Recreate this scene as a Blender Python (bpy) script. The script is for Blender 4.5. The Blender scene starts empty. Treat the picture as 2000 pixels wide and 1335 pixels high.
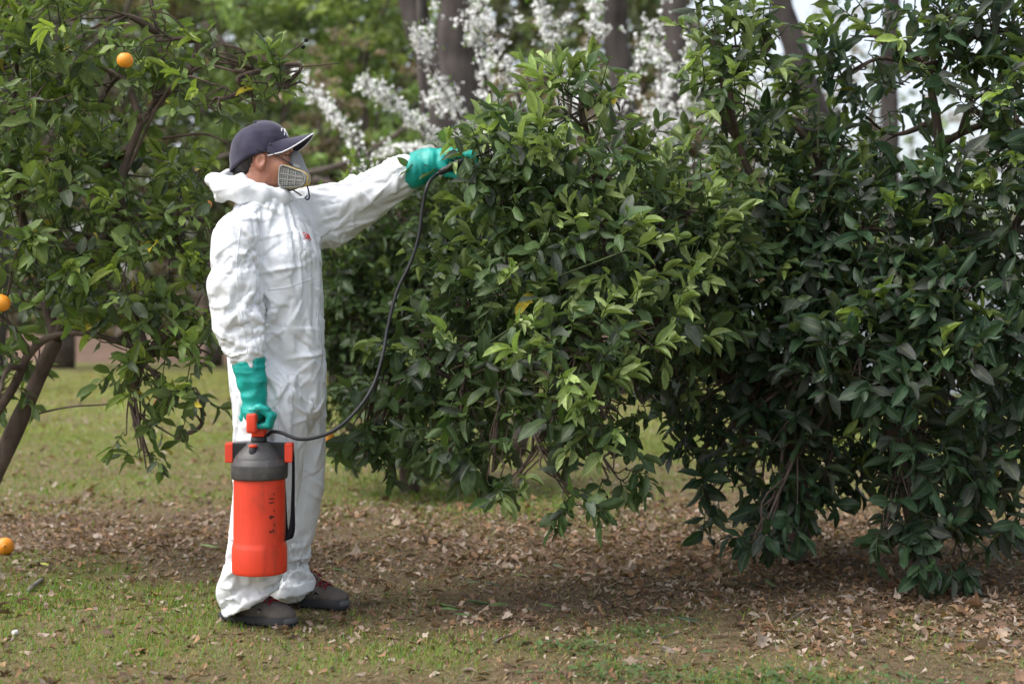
import bpy, bmesh, math, random, os
import numpy as np
from mathutils import Vector, Matrix, Euler

# ------------------------------------------------------------------ camera, sky, sun, exposure
SC = bpy.context.scene
COL = SC.collection
CAM_H, F_PX = 1.10, 2778.0            # eye height in metres, focal length in 2000-px units (50 mm)
cam_data = bpy.data.cameras.new("camera")
cam = bpy.data.objects.new("camera", cam_data)
COL.objects.link(cam)
cam.location = (0, 0, CAM_H)
cam.rotation_euler = (math.radians(90), 0, 0)
cam_data.lens = 50.0
cam_data.sensor_width = 36.0
cam_data.shift_y = -0.0288
cam_data.clip_start = 0.05
cam_data.clip_end = 2000
cam_data.dof.use_dof = True
cam_data.dof.focus_distance = 5.12
cam_data.dof.aperture_fstop = 2.1
SC.camera = cam

SUN_EL, SUN_AZ = math.radians(57), math.radians(247)   # high, behind the camera and a little to its left
world = bpy.data.worlds.new("World")
SC.world = world
world.use_nodes = True
wt = world.node_tree
wt.nodes.clear()
w_out = wt.nodes.new('ShaderNodeOutputWorld')
w_bg = wt.nodes.new('ShaderNodeBackground')
w_sky = wt.nodes.new('ShaderNodeTexSky')
w_sky.sky_type = 'NISHITA'
w_sky.sun_disc = False
w_sky.sun_elevation = SUN_EL
w_sky.sun_rotation = SUN_AZ
w_sky.air_density = 1.0
w_sky.dust_density = 4.0
w_sky.ozone_density = 1.0
w_hs = wt.nodes.new('ShaderNodeHueSaturation')
w_hs.inputs['Saturation'].default_value = 0.45        # thin bright cloud: a nearly white sky
wt.links.new(w_sky.outputs[0], w_hs.inputs['Color'])
wt.links.new(w_hs.outputs[0], w_bg.inputs[0])
w_bg.inputs[1].default_value = 0.15
wt.links.new(w_bg.outputs[0], w_out.inputs[0])

sun_data = bpy.data.lights.new("sun", 'SUN')
sun_data.energy = 0.9
sun_data.angle = math.radians(55)
sun_data.color = (1.0, 0.98, 0.95)
sun = bpy.data.objects.new("sun", sun_data)
COL.objects.link(sun)
# direction the light comes from
_sd = Vector((math.sin(SUN_AZ) * math.cos(SUN_EL), math.cos(SUN_AZ) * math.cos(SUN_EL), math.sin(SUN_EL)))
sun.rotation_euler = _sd.to_track_quat('Z', 'Y').to_euler()

SC.view_settings.view_transform = 'Standard'
SC.view_settings.look = 'None'
SC.view_settings.exposure = 1.12
SC.view_settings.gamma = 1.0
SC.render.engine = 'CYCLES'
SC.cycles.use_denoising = True
SC.cycles.max_bounces = 8
SC.cycles.transparent_max_bounces = 8

RNG = np.random.default_rng(11)
random.seed(5)

# ------------------------------------------------------------------ helpers
def P(px, py, d):
    """the place that stands at depth d and shows at (px, py) of the 2000 x 1335 photograph"""
    return np.array([(px - 1000.0) * d / F_PX, d, CAM_H - (py - 610.0) * d / F_PX])

def link(o, parent=None):
    COL.objects.link(o)
    if parent is not None:
        o.parent = parent
    return o

def empty(name, loc=(0, 0, 0), label=None, cat=None, group=None):
    o = bpy.data.objects.new(name, None)
    o.location = tuple(loc)
    o.empty_display_size = 0.1
    COL.objects.link(o)
    tag(o, label, cat, group)
    return o

def tag(o, label=None, cat=None, group=None, kind=None):
    if label: o["label"] = label
    if cat: o["category"] = cat
    if group: o["group"] = group
    if kind: o["kind"] = kind
    return o

def mesh_np(name, verts, faces, smooth=True):
    """verts (n,3); faces (m,3|4) array or a list of tuples"""
    me = bpy.data.meshes.new(name)
    verts = np.asarray(verts, dtype=np.float32)
    if isinstance(faces, np.ndarray):
        k = faces.shape[1]
        me.vertices.add(len(verts))
        me.vertices.foreach_set("co", verts.ravel())
        me.loops.add(faces.size)
        me.loops.foreach_set("vertex_index", faces.astype(np.int32).ravel())
        me.polygons.add(len(faces))
        me.polygons.foreach_set("loop_start", np.arange(0, faces.size, k, dtype=np.int32))
        me.polygons.foreach_set("loop_total", np.full(len(faces), k, dtype=np.int32))
        if smooth:
            me.polygons.foreach_set("use_smooth", np.ones(len(faces), dtype=bool))
        me.update(calc_edges=True)
        me.validate()
    else:
        me.from_pydata([tuple(v) for v in verts], [], [tuple(f) for f in faces])
        if smooth:
            for p in me.polygons: p.use_smooth = True
        me.update()
    return me

def obj(name, me, mat=None, parent=None, loc=None):
    """loc: the object's own origin; verts are given in world space and shifted back"""
    o = bpy.data.objects.new(name, me)
    if mat is not None and not me.materials:
        me.materials.append(mat)
    COL.objects.link(o)
    if parent is not None:
        o.parent = parent
        pl = parent
        off = Vector((0, 0, 0))
        while pl is not None:
            off += pl.location
            pl = pl.parent
        o.location = -off
    return o

def attr_color(me, name, cols):
    """per-vertex colour attribute; cols (n,3)"""
    a = me.color_attributes.new(name, 'FLOAT_COLOR', 'POINT')
    c = np.ones((len(cols), 4), dtype=np.float32)
    c[:, :3] = cols
    a.data.foreach_set("color", c.ravel())

# --- value noise
class Noise:
    def __init__(s, seed):
        r = np.random.default_rng(seed)
        s.t = r.random((32, 32, 32)).astype(np.float32) * 2 - 1
    def __call__(s, p):
        p = np.asarray(p, dtype=np.float32)
        i = np.floor(p).astype(np.int64)
        f = p - i
        f = f * f * (3 - 2 * f)
        out = 0
        for dx in (0, 1):
            wx = f[:, 0] if dx else 1 - f[:, 0]
            for dy in (0, 1):
                wy = f[:, 1] if dy else 1 - f[:, 1]
                for dz in (0, 1):
                    wz = f[:, 2] if dz else 1 - f[:, 2]
                    out = out + wx * wy * wz * s.t[(i[:, 0] + dx) & 31, (i[:, 1] + dy) & 31, (i[:, 2] + dz) & 31]
        return out

NZ = Noise(3)
NZ2 = Noise(8)

# --- signed distance modelling: primitives blended on a grid, surface taken with surface nets
class SDF:
    def __init__(s, lo, hi, h):
        s.lo = np.array(lo, dtype=np.float32); s.h = h
        s.n = np.ceil((np.array(hi) - s.lo) / h).astype(int) + 1
        s.f = np.full(tuple(s.n), 1.0, dtype=np.float32)
    def _box(s, lo, hi):
        i0 = np.clip(np.floor((np.array(lo) - s.lo) / s.h).astype(int), 0, s.n - 1)
        i1 = np.clip(np.ceil((np.array(hi) - s.lo) / s.h).astype(int) + 1, 1, s.n)
        sl = tuple(slice(a, b) for a, b in zip(i0, i1))
        ax = [s.lo[k] + s.h * np.arange(i0[k], i1[k], dtype=np.float32) for k in range(3)]
        return sl, np.meshgrid(*ax, indexing='ij')
    def _join(s, sl, d, k, op):
        f = s.f[sl]
        if op == 'cut':
            d = -d
            if k > 0:
                hh = np.clip(0.5 - 0.5 * (d - f) / k, 0, 1) if False else np.clip(0.5 + 0.5 * (d - f) / k, 0, 1)
                s.f[sl] = f * (1 - hh) + d * hh + k * hh * (1 - hh)
            else:
                s.f[sl] = np.maximum(f, d)
        else:
            if k > 0:
                hh = np.clip(0.5 + 0.5 * (f - d) / k, 0, 1)
                s.f[sl] = f * (1 - hh) + d * hh - k * hh * (1 - hh)
            else:
                s.f[sl] = np.minimum(f, d)
    def cone(s, a, b, ra, rb, k=0.02, sc=(1, 1, 1), op='add', rot=None):
        """round cone a-b; sc stretches the section along world axes (rot: 3x3, local frame)"""
        a = np.array(a, dtype=np.float32); b = np.array(b, dtype=np.float32)
        m = max(ra, rb) * max(sc) + k * 1.5 + s.h * 2
        sl, (X, Y, Z) = s._box(np.minimum(a, b) - m, np.maximum(a, b) + m)
        q = np.stack([X - a[0], Y - a[1], Z - a[2]], -1)
        ab = b - a
        isc = 1.0 / np.array(sc, dtype=np.float32)
        if rot is not None:
            R = np.array(rot, dtype=np.float32)
            q = q @ R; ab = ab @ R
        q = q * isc; ab = ab * isc
        t = np.clip((q @ ab) / max(float(ab @ ab), 1e-9), 0, 1)
        d = np.sqrt(((q - t[..., None] * ab) ** 2).sum(-1)) - (ra + (rb - ra) * t)
        s._join(sl, d * min(sc), k, op)
    def ell(s, c, r, k=0.02, op='add', rot=None):
        c = np.array(c, dtype=np.float32); r = np.array(r, dtype=np.float32)
        m = r.max() + k * 1.5 + s.h * 2
        sl, (X, Y, Z) = s._box(c - m, c + m)
        q = np.stack([X - c[0], Y - c[1], Z - c[2]], -1)
        if rot is not None:
            q = q @ np.array(rot, dtype=np.float32)
        k0 = np.sqrt(((q / r) ** 2).sum(-1)); k1 = np.sqrt(((q / (r * r)) ** 2).sum(-1))
        d = k0 * (k0 - 1) / np.maximum(k1, 1e-6)
        s._join(sl, d, k, op)
    def box(s, c, hs, rnd=0.005, k=0.0, op='add', rot=None):
        c = np.array(c, dtype=np.float32); hs = np.array(hs, dtype=np.float32)
        m = np.linalg.norm(hs) + k * 1.5 + s.h * 2
        sl, (X, Y, Z) = s._box(c - m, c + m)
        q = np.stack([X - c[0], Y - c[1], Z - c[2]], -1)
        if rot is not None:
            q = q @ np.array(rot, dtype=np.float32)
        q = np.abs(q) - (hs - rnd)
        d = np.sqrt((np.maximum(q, 0) ** 2).sum(-1)) + np.minimum(q.max(-1), 0) - rnd
        s._join(sl, d, k, op)
    def plane(s, p, n, op='cut'):
        """cut away the side the normal points to"""
        p = np.array(p, dtype=np.float32); n = np.array(n, dtype=np.float32); n = n / np.linalg.norm(n)
        ax = [s.lo[k] + s.h * np.arange(s.n[k], dtype=np.float32) for k in range(3)]
        d = (ax[0][:, None, None] - p[0]) * n[0] + (ax[1][None, :, None] - p[1]) * n[1] + (ax[2][None, None, :] - p[2]) * n[2]
        s.f = np.maximum(s.f, d)
    def net(s):
        f = s.f
        S = f < 0
        n = np.array(f.shape)
        c = [S[dx:n[0] - 1 + dx, dy:n[1] - 1 + dy, dz:n[2] - 1 + dz] for dx in (0, 1) for dy in (0, 1) for dz in (0, 1)]
        cnt = sum(x.astype(np.int8) for x in c)
        act = np.argwhere((cnt > 0) & (cnt < 8))
        idx = np.full(tuple(n - 1), -1, dtype=np.int32)
        idx[act[:, 0], act[:, 1], act[:, 2]] = np.arange(len(act))
        acc = np.zeros((len(act), 3), dtype=np.float32); num = np.zeros(len(act), dtype=np.float32)
        corners = [(dx, dy, dz) for dx in (0, 1) for dy in (0, 1) for dz in (0, 1)]
        for i in range(8):
            for j in range(i + 1, 8):
                a, b = np.array(corners[i]), np.array(corners[j])
                if np.abs(a - b).sum() != 1: continue
                fa = f[act[:, 0] + a[0], act[:, 1] + a[1], act[:, 2] + a[2]]
                fb = f[act[:, 0] + b[0], act[:, 1] + b[1], act[:, 2] + b[2]]
                m = (fa < 0) != (fb < 0)
                t = np.where(m, fa / np.where(m, fa - fb, 1), 0)
                acc += np.where(m[:, None], a + t[:, None] * (b - a), 0)
                num += m
        v = s.lo + s.h * (act + acc / np.maximum(num, 1)[:, None])
        quads = []
        for ax in range(3):
            o1, o2 = [(1, 2), (2, 0), (0, 1)][ax]
            sa = [slice(None)] * 3; sb = [slice(None)] * 3
            sa[ax] = slice(0, n[ax] - 1); sb[ax] = slice(1, n[ax])
            A, B = S[tuple(sa)], S[tuple(sb)]
            for flip, M in ((False, A & ~B), (True, ~A & B)):
                e = np.argwhere(M)
                ok = (e[:, o1] > 0) & (e[:, o2] > 0) & (e[:, o1] < n[o1] - 1) & (e[:, o2] < n[o2] - 1)
                e = e[ok]
                q = []
                for (u, w) in ((-1, -1), (0, -1), (0, 0), (-1, 0)):
                    g = e.copy(); g[:, o1] += u; g[:, o2] += w
                    q.append(idx[g[:, 0], g[:, 1], g[:, 2]])
                q = np.stack(q, 1)
                quads.append(q[:, ::-1] if flip else q)
        return v, np.concatenate(quads)

def vnormals(v, q):
    a, b, c, d = (v[q[:, i]] for i in range(4))
    fn = np.cross(c - a, d - b)
    n = np.zeros_like(v)
    for i in range(4):
        np.add.at(n, q[:, i], fn)
    return n / np.maximum(np.linalg.norm(n, axis=1), 1e-9)[:, None]

def relax(v, q, it=2, lam=0.5):
    e = np.concatenate([q[:, [0, 1]], q[:, [1, 2]], q[:, [2, 3]], q[:, [3, 0]]])
    deg = np.bincount(e.ravel(), minlength=len(v)).astype(np.float32)
    for _ in range(it):
        s = np.zeros_like(v)
        np.add.at(s, e[:, 0], v[e[:, 1]]); np.add.at(s, e[:, 1], v[e[:, 0]])
        v = v + lam * (s / deg[:, None] - v)
    return v

# --- swept tubes, lathes, boxes
def frames(pts):
    pts = np.asarray(pts, dtype=float)
    t = np.gradient(pts, axis=0)
    t /= np.maximum(np.linalg.norm(t, axis=1), 1e-9)[:, None]
    u = np.zeros_like(pts)
    ref = np.array([0, 0, 1.0]) if abs(t[0][2]) < 0.9 else np.array([1.0, 0, 0])
    p = np.cross(t[0], ref); p /= np.linalg.norm(p)
    for i in range(len(pts)):
        p = p - t[i] * (p @ t[i]); p /= max(np.linalg.norm(p), 1e-9)
        u[i] = p
    return t, u, np.cross(t, u)

def tube(pts, rad, seg=8, cap=True, flat=1.0):
    """verts, faces (list) of a tube along pts; flat squeezes one section axis"""
    pts = np.asarray(pts, dtype=float)
    rad = np.broadcast_to(np.asarray(rad, dtype=float), (len(pts),))
    t, u, w = frames(pts)
    an = np.linspace(0, 2 * np.pi, seg, endpoint=False)
    v = pts[:, None, :] + rad[:, None, None] * (np.cos(an)[None, :, None] * u[:, None, :] + flat * np.sin(an)[None, :, None] * w[:, None, :])
    v = v.reshape(-1, 3)
    f = []
    for i in range(len(pts) - 1):
        for j in range(seg):
            k = (j + 1) % seg
            f.append((i * seg + j, i * seg + k, (i + 1) * seg + k, (i + 1) * seg + j))
    if cap:
        f.append(tuple(range(seg - 1, -1, -1)))
        f.append(tuple(range((len(pts) - 1) * seg, len(pts) * seg)))
    return v, f

def spline(ctrl, n):
    """Catmull-Rom through the control points"""
    c = np.asarray(ctrl, dtype=float)
    c = np.concatenate([[2 * c[0] - c[1]], c, [2 * c[-1] - c[-2]]])
    out = []
    m = len(c) - 3
    for s in np.linspace(0, m, n):
        i = min(int(s), m - 1); t = s - i
        p0, p1, p2, p3 = c[i:i + 4]
        out.append(0.5 * (2 * p1 + (p2 - p0) * t + (2 * p0 - 5 * p1 + 4 * p2 - p3) * t * t + (3 * p1 - p0 - 3 * p2 + p3) * t ** 3))
    return np.array(out)

def merge(parts):
    V, F, n = [], [], 0
    for v, f in parts:
        V.append(np.asarray(v)); F += [tuple(int(i) + n for i in g) for g in f]; n += len(v)
    return np.concatenate(V), F

def lathe(prof, seg=40, c=(0, 0, 0)):
    """prof: list of (r, z)"""
    an = np.linspace(0, 2 * np.pi, seg, endpoint=False)
    v = np.array([[c[0] + r * math.cos(a), c[1] + r * math.sin(a), c[2] + z] for r, z in prof for a in an])
    f = []
    for i in range(len(prof) - 1):
        for j in range(seg):
            k = (j + 1) % seg
            f.append((i * seg + j, i * seg + k, (i + 1) * seg + k, (i + 1) * seg + j))
    f.append(tuple(range(seg - 1, -1, -1))); f.append(tuple(range((len(prof) - 1) * seg, len(prof) * seg)))
    return v, f

def rbox(c, hs, bev=0.004, seg=2, rot=None):
    """bevelled box as verts, faces"""
    bm = bmesh.new()
    bmesh.ops.create_cube(bm, size=1.0)
    for v in bm.verts:
        v.co = Vector((v.co.x * 2 * hs[0], v.co.y * 2 * hs[1], v.co.z * 2 * hs[2]))
    bmesh.ops.bevel(bm, geom=bm.edges[:], offset=bev, segments=seg, affect='EDGES', profile=0.5)
    v = np.array([tuple(x.co) for x in bm.verts])
    bm.verts.index_update()
    f = [tuple(x.index for x in g.verts) for g in bm.faces]
    bm.free()
    if rot is not None: v = v @ np.array(rot).T
    return v + np.array(c), f

def rotm(rx=0, ry=0, rz=0):
    return np.array(Euler((math.radians(rx), math.radians(ry), math.radians(rz))).to_matrix())

# ------------------------------------------------------------------ materials
def mat_new(name):
    m = bpy.data.materials.new(name)
    m.use_nodes = True
    nt = m.node_tree
    return m, nt, nt.nodes['Principled BSDF'], nt.nodes['Material Output']

def N(nt, typ, **kw):
    n = nt.nodes.new(typ)
    for k, v in kw.items():
        if k in n.inputs: n.inputs[k].default_value = v
        else: setattr(n, k, v)
    return n

def ramp(nt, fac, stops):
    r = nt.nodes.new('ShaderNodeValToRGB')
    el = r.color_ramp.elements
    while len(el) < len(stops): el.new(0.5)
    for e, (p, c) in zip(el, stops):
        e.position = p; e.color = (c[0], c[1], c[2], 1)
    nt.links.new(fac, r.inputs[0])
    return r.outputs[0]

def plain(name, color, rough=0.5, spec=0.5, metal=0.0, noise=0.0, nscale=30.0, bump=0.0, bscale=200.0, dark=0.7):
    """a painted, rubber or plastic surface with uneven tone and a fine relief"""
    m, nt, b, out = mat_new(name)
    b.inputs['Roughness'].default_value = rough
    b.inputs['Specular IOR Level'].default_value = spec
    b.inputs['Metallic'].default_value = metal
    tc = N(nt, 'ShaderNodeTexCoord')
    if noise > 0:
        t = N(nt, 'ShaderNodeTexNoise', Scale=nscale, Detail=6.0, Roughness=0.65)
        nt.links.new(tc.outputs['Object'], t.inputs['Vector'])
        c2 = tuple(x * dark for x in color)
        col = ramp(nt, t.outputs['Fac'], [(0.5 - 0.28 / max(noise, .01) * .5 if noise < .5 else 0.3, c2), (0.62, color)])
        nt.links.new(col, b.inputs['Base Color'])
        mr = N(nt, 'ShaderNodeMapRange'); mr.inputs['To Min'].default_value = max(rough - .12, .05); mr.inputs['To Max'].default_value = min(rough + .15, 1)
        nt.links.new(t.outputs['Fac'], mr.inputs['Value']); nt.links.new(mr.outputs[0], b.inputs['Roughness'])
    else:
        b.inputs['Base Color'].default_value = (*color, 1)
    if bump > 0:
        t2 = N(nt, 'ShaderNodeTexNoise', Scale=bscale, Detail=4.0)
        nt.links.new(tc.outputs['Object'], t2.inputs['Vector'])
        bp = N(nt, 'ShaderNodeBump', Strength=bump, Distance=0.002)
        nt.links.new(t2.outputs['Fac'], bp.inputs['Height'])
        nt.links.new(bp.outputs[0], b.inputs['Normal'])
    return m
# ------------------------------------------------------------------ ground
def gauss(x, y, cx, cy, sx, sy): return np.exp(-((x - cx) / sx) ** 2 - ((y - cy) / sy) ** 2)
def fbm(x, y, f, seed=0.0):
    p = np.stack([x * f + seed, y * f + seed * 1.7, np.full_like(x, seed * 3.1)], 1)
    return NZ(p) * .55 + NZ2(p * 2.1 + 5) * .30 + NZ(p * 4.3 + 9) * .15
def green_of(x, y):
    g = .32 + .42 * np.clip((y - 8.5) / 3, 0, 1)
    g -= .55 * gauss(x, y, -1.7, 7.3, 1.3, .8)           # litter under the left tree
    g -= .45 * gauss(x, y, 1.6, 6.3, 1.6, 1.3)           # bare shade under the right trees
    g -= .30 * gauss(x, y, .35, 5.1, .75, .5)
    g += .50 * gauss(x, y, -.2, 8.5, 1.3, .9)
    g += .30 * gauss(x, y, -1.2, 5.5, .6, .4)
    g += .45 * gauss(x, y, -.33, 4.55, .28, .25) + .25 * gauss(x, y, .85, 4.15, .5, .18) + .25 * gauss(x, y, -1.0, 4.6, .4, .2)
    g -= .25 * gauss(x, y, -.35, 6.5, .7, .6)
    return np.clip(g + .55 * fbm(x, y, 1.6, 2.0) + .30 * fbm(x, y, 5.0, 7.0), 0, 1)
def litter_of(x, y):
    l = .10 + .85 * gauss(x, y, -1.7, 7.1, 1.5, 1.0) + 1.0 * gauss(x, y, 1.5, 6.5, 1.7, 1.5) + .8 * gauss(x, y, -.35, 6.6, .8, .75)
    l += .35 * gauss(x, y, .9, 5.0, 1.2, .5)
    return np.clip(l * (1 + 1.7 * fbm(x, y, 1.7, 4.0) + .8 * fbm(x, y, 5.0, 3.0)), 0.02, 1.2)
def height_of(x, y):
    return .030 * fbm(x, y, .55, 1.0) + .010 * fbm(x, y, 3.0, 6.0)

m_ground, nt, b, _o = mat_new("lawn_soil")
at = N(nt, 'ShaderNodeAttribute', attribute_name="green")
tc = N(nt, 'ShaderNodeTexCoord')
tn = N(nt, 'ShaderNodeTexNoise', Scale=26.0, Detail=8.0, Roughness=.7); nt.links.new(tc.outputs['Object'], tn.inputs['Vector'])
tn2 = N(nt, 'ShaderNodeTexNoise', Scale=160.0, Detail=4.0, Roughness=.7); nt.links.new(tc.outputs['Object'], tn2.inputs['Vector'])
soil = ramp(nt, tn.outputs['Fac'], [(.3, (.045, .030, .020)), (.5, (.115, .080, .052)), (.7, (.20, .150, .100))])
gras = ramp(nt, tn2.outputs['Fac'], [(.3, (.075, .085, .025)), (.5, (.165, .175, .055)), (.72, (.28, .25, .11))])
mxc = N(nt, 'ShaderNodeMix', data_type='RGBA')
nt.links.new(at.outputs['Fac'], mxc.inputs[0]); nt.links.new(soil, mxc.inputs[6]); nt.links.new(gras, mxc.inputs[7])
nt.links.new(mxc.outputs[2], b.inputs['Base Color'])
b.inputs['Roughness'].default_value = .95; b.inputs['Specular IOR Level'].default_value = .1
bp = N(nt, 'ShaderNodeBump', Strength=.7, Distance=.02); nt.links.new(tn.outputs['Fac'], bp.inputs['Height']); nt.links.new(bp.outputs[0], b.inputs['Normal'])
# near part fine, one sheet to the horizon
gy = np.concatenate([np.linspace(-60, 2, 12), np.linspace(2.2, 14, 170), np.linspace(14.3, 60, 60), np.geomspace(64, 900, 14)])
gx0 = np.concatenate([-np.geomspace(900, 9, 24), np.linspace(-8.6, 8.6, 200), np.geomspace(9, 900, 24)])
GX, GY = np.meshgrid(gx0, gy)
gxx, gyy = GX.ravel(), GY.ravel()
gz = height_of(gxx, gyy) * np.clip((40 - np.hypot(gxx, gyy)) / 30, 0, 1)
nx_ = len(gx0)
ii, jj = np.meshgrid(np.arange(len(gy) - 1), np.arange(nx_ - 1), indexing='ij')
k0 = (ii * nx_ + jj).ravel()
gme = mesh_np("ground", np.stack([gxx, gyy, gz], 1), np.stack([k0, k0 + 1, k0 + 1 + nx_, k0 + nx_], 1))
ga = gme.attributes.new("green", 'FLOAT', 'POINT')
ga.data.foreach_set("value", green_of(gxx, gyy).astype(np.float32))
ground = obj("ground", gme, m_ground); tag(ground, kind="structure")

# ------------------------------------------------------------------ many small blades or leaves in one mesh
def scatter_mesh(name, T, faces, pos, ax, ay, az, cols=None, extra=None):
    """template T (m,3) placed n times with axes ax, ay, az (already scaled)"""
    n, m = len(pos), len(T)
    V = pos[:, None, :] + T[None, :, 0:1] * ax[:, None, :] + T[None, :, 1:2] * ay[:, None, :] + T[None, :, 2:3] * az[:, None, :]
    Fm = (np.asarray(faces)[None] + (np.arange(n) * m)[:, None, None]).reshape(-1, np.asarray(faces).shape[1])
    return V.reshape(-1, 3), Fm

def tinted(name, rough=.6, spec=.3, transl=0.25, vary=True, rib=False, obj_color=False, bump=0.0):
    """colour from the mesh's tint attribute (or the object's own colour)"""
    m, nt, b, out = mat_new(name)
    if obj_color:
        oi = N(nt, 'ShaderNodeObjectInfo'); col = oi.outputs['Color']
    else:
        a_ = N(nt, 'ShaderNodeAttribute', attribute_name="tint"); col = a_.outputs['Color']
    tc = N(nt, 'ShaderNodeTexCoord')
    if vary:
        t = N(nt, 'ShaderNodeTexNoise', Scale=70.0 if not obj_color else 5.0, Detail=4.0, Roughness=.6)
        nt.links.new(tc.outputs['Object'], t.inputs['Vector'])
        mm = N(nt, 'ShaderNodeMix', data_type='RGBA', blend_type='MULTIPLY'); mm.inputs[0].default_value = 1
        g = ramp(nt, t.outputs['Fac'], [(.3, (.72, .72, .72)), (.7, (1.22, 1.22, 1.2))])
        nt.links.new(col, mm.inputs[6]); nt.links.new(g, mm.inputs[7]); col = mm.outputs[2]
    if rib:
        ra = N(nt, 'ShaderNodeAttribute', attribute_name="rib")
        rr = ramp(nt, ra.outputs['Fac'], [(0.0, (1, 1, 1)), (.10, (0, 0, 0))])
        lt = N(nt, 'ShaderNodeMix', data_type='RGBA'); lt.inputs[7].default_value = (.16, .22, .08, 1)
        sc0 = N(nt, 'ShaderNodeMath', operation='MULTIPLY'); sc0.inputs[1].default_value = .55
        nt.links.new(rr, sc0.inputs[0]); nt.links.new(sc0.outputs[0], lt.inputs[0]); nt.links.new(col, lt.inputs[6]); col = lt.outputs[2]
        # paler, duller underside
        ge = N(nt, 'ShaderNodeNewGeometry')
        un = N(nt, 'ShaderNodeMix', data_type='RGBA'); 
        pal = N(nt, 'ShaderNodeMix', data_type='RGBA'); pal.inputs[0].default_value = .35; pal.inputs[7].default_value = (.13, .16, .09, 1)
        nt.links.new(col, pal.inputs[6])
        nt.links.new(ge.outputs['Backfacing'], un.inputs[0]); nt.links.new(col, un.inputs[6]); nt.links.new(pal.outputs[2], un.inputs[7]); col = un.outputs[2]
    nt.links.new(col, b.inputs['Base Color'])
    b.inputs['Roughness'].default_value = rough; b.inputs['Specular IOR Level'].default_value = spec
    if transl > 0:
        tr = N(nt, 'ShaderNodeBsdfTranslucent')
        bright = N(nt, 'ShaderNodeMix', data_type='RGBA', blend_type='MULTIPLY'); bright.inputs[0].default_value = 1; bright.inputs[7].default_value = (1.5, 1.7, .7, 1)
        nt.links.new(col, bright.inputs[6]); nt.links.new(bright.outputs[2], tr.inputs[0])
        ms = N(nt, 'ShaderNodeMixShader'); ms.inputs[0].default_value = transl
        nt.links.new(b.outputs[0], ms.inputs[1]); nt.links.new(tr.outputs[0], ms.inputs[2]); nt.links.new(ms.outputs[0], out.inputs[0])
    return m

def unit(v): return v / np.maximum(np.linalg.norm(v, axis=-1, keepdims=True), 1e-9)

# ------------------------------------------------------------------ grass
rg = np.random.default_rng(5)
def field(n, y0, y1):
    """points spread evenly over the lawn in view and a margin beside it"""
    y = np.sqrt(rg.uniform(y0 * y0, y1 * y1, n)); x = rg.uniform(-.47, .47, n) * y + 0
    return x, y
m_grass = tinted("grass_blades", .6, .25, .3, vary=False)
bp_, bc_, bx_, by_, bz_ = [], [], [], [], []
for n, y0, y1, hs, ws in ((150000, 3.7, 7.2, .027, .0019), (90000, 7.2, 13, .036, .0034), (60000, 13, 26, .05, .008)):
    x, y = field(n, y0, y1)
    g = green_of(x, y)
    lit = litter_of(x, y)
    keep = rg.random(n) < np.clip(.45 + .65 * g - .25 * np.clip(lit - .6, 0, 1), .12, 1)
    x, y, g = x[keep], y[keep], g[keep]; n = len(x)
    isg = rg.random(n) < np.clip(g * 1.45 - .22, .02, .96) * np.where(y > 8, .8, 1)
    h = hs * rg.uniform(.45, 1.35, n) * np.where(isg, 1.0 + .5 * np.clip(g - .6, 0, .5), .8)
    lean = np.where(isg, rg.uniform(.1, .8, n), rg.uniform(.6, 2.6, n))
    az = rg.uniform(0, 2 * np.pi, n)
    up = unit(np.stack([np.cos(az) * lean, np.sin(az) * lean, np.ones(n)], 1))
    side = unit(np.stack([-np.sin(az + rg.normal(0, .5, n)), np.cos(az), np.zeros(n)], 1))
    fw = np.cross(side, up)
    gc = np.stack([rg.uniform(.09, .20, n), rg.uniform(.15, .26, n), rg.uniform(.02, .055, n)], 1)
    dc = np.stack([rg.uniform(.20, .40, n), rg.uniform(.155, .30, n), rg.uniform(.085, .16, n)], 1) * rg.uniform(.6, 1.1, n)[:, None]
    far = np.clip((y - 9) / 8, 0, 1)[:, None]
    gc = gc * (1 - far) + far * np.stack([rg.uniform(.20, .32, n), rg.uniform(.22, .33, n), rg.uniform(.06, .11, n)], 1)
    c = np.where(isg[:, None], gc, dc)
    bp_.append(np.stack([x, y, height_of(x, y) - .002], 1)); bc_.append(c)
    bx_.append(side * (ws * rg.uniform(.7, 1.4, n))[:, None]); by_.append(up * h[:, None]); bz_.append(fw * (h * rg.uniform(.0, .5, n))[:, None])
bp_, bc_, bx_, by_, bz_ = map(np.concatenate, (bp_, bc_, bx_, by_, bz_))
BT = np.array([[-1, 0, 0], [1, 0, 0], [.75, .55, .25], [-.75, .55, .25], [0, 1, 1.0]])
BF = np.array([[0, 1, 2], [0, 2, 3], [3, 2, 4]])
V_, F_ = scatter_mesh("grass", BT, BF, bp_, bx_, by_, bz_)
gm = mesh_np("grass", V_, F_, smooth=False)
attr_color(gm, "tint", np.repeat(bc_, len(BT), 0))
tag(obj("grass", gm, m_grass), "short patchy grass, part green and part dry, on the ground", "grass", kind="stuff")

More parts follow.
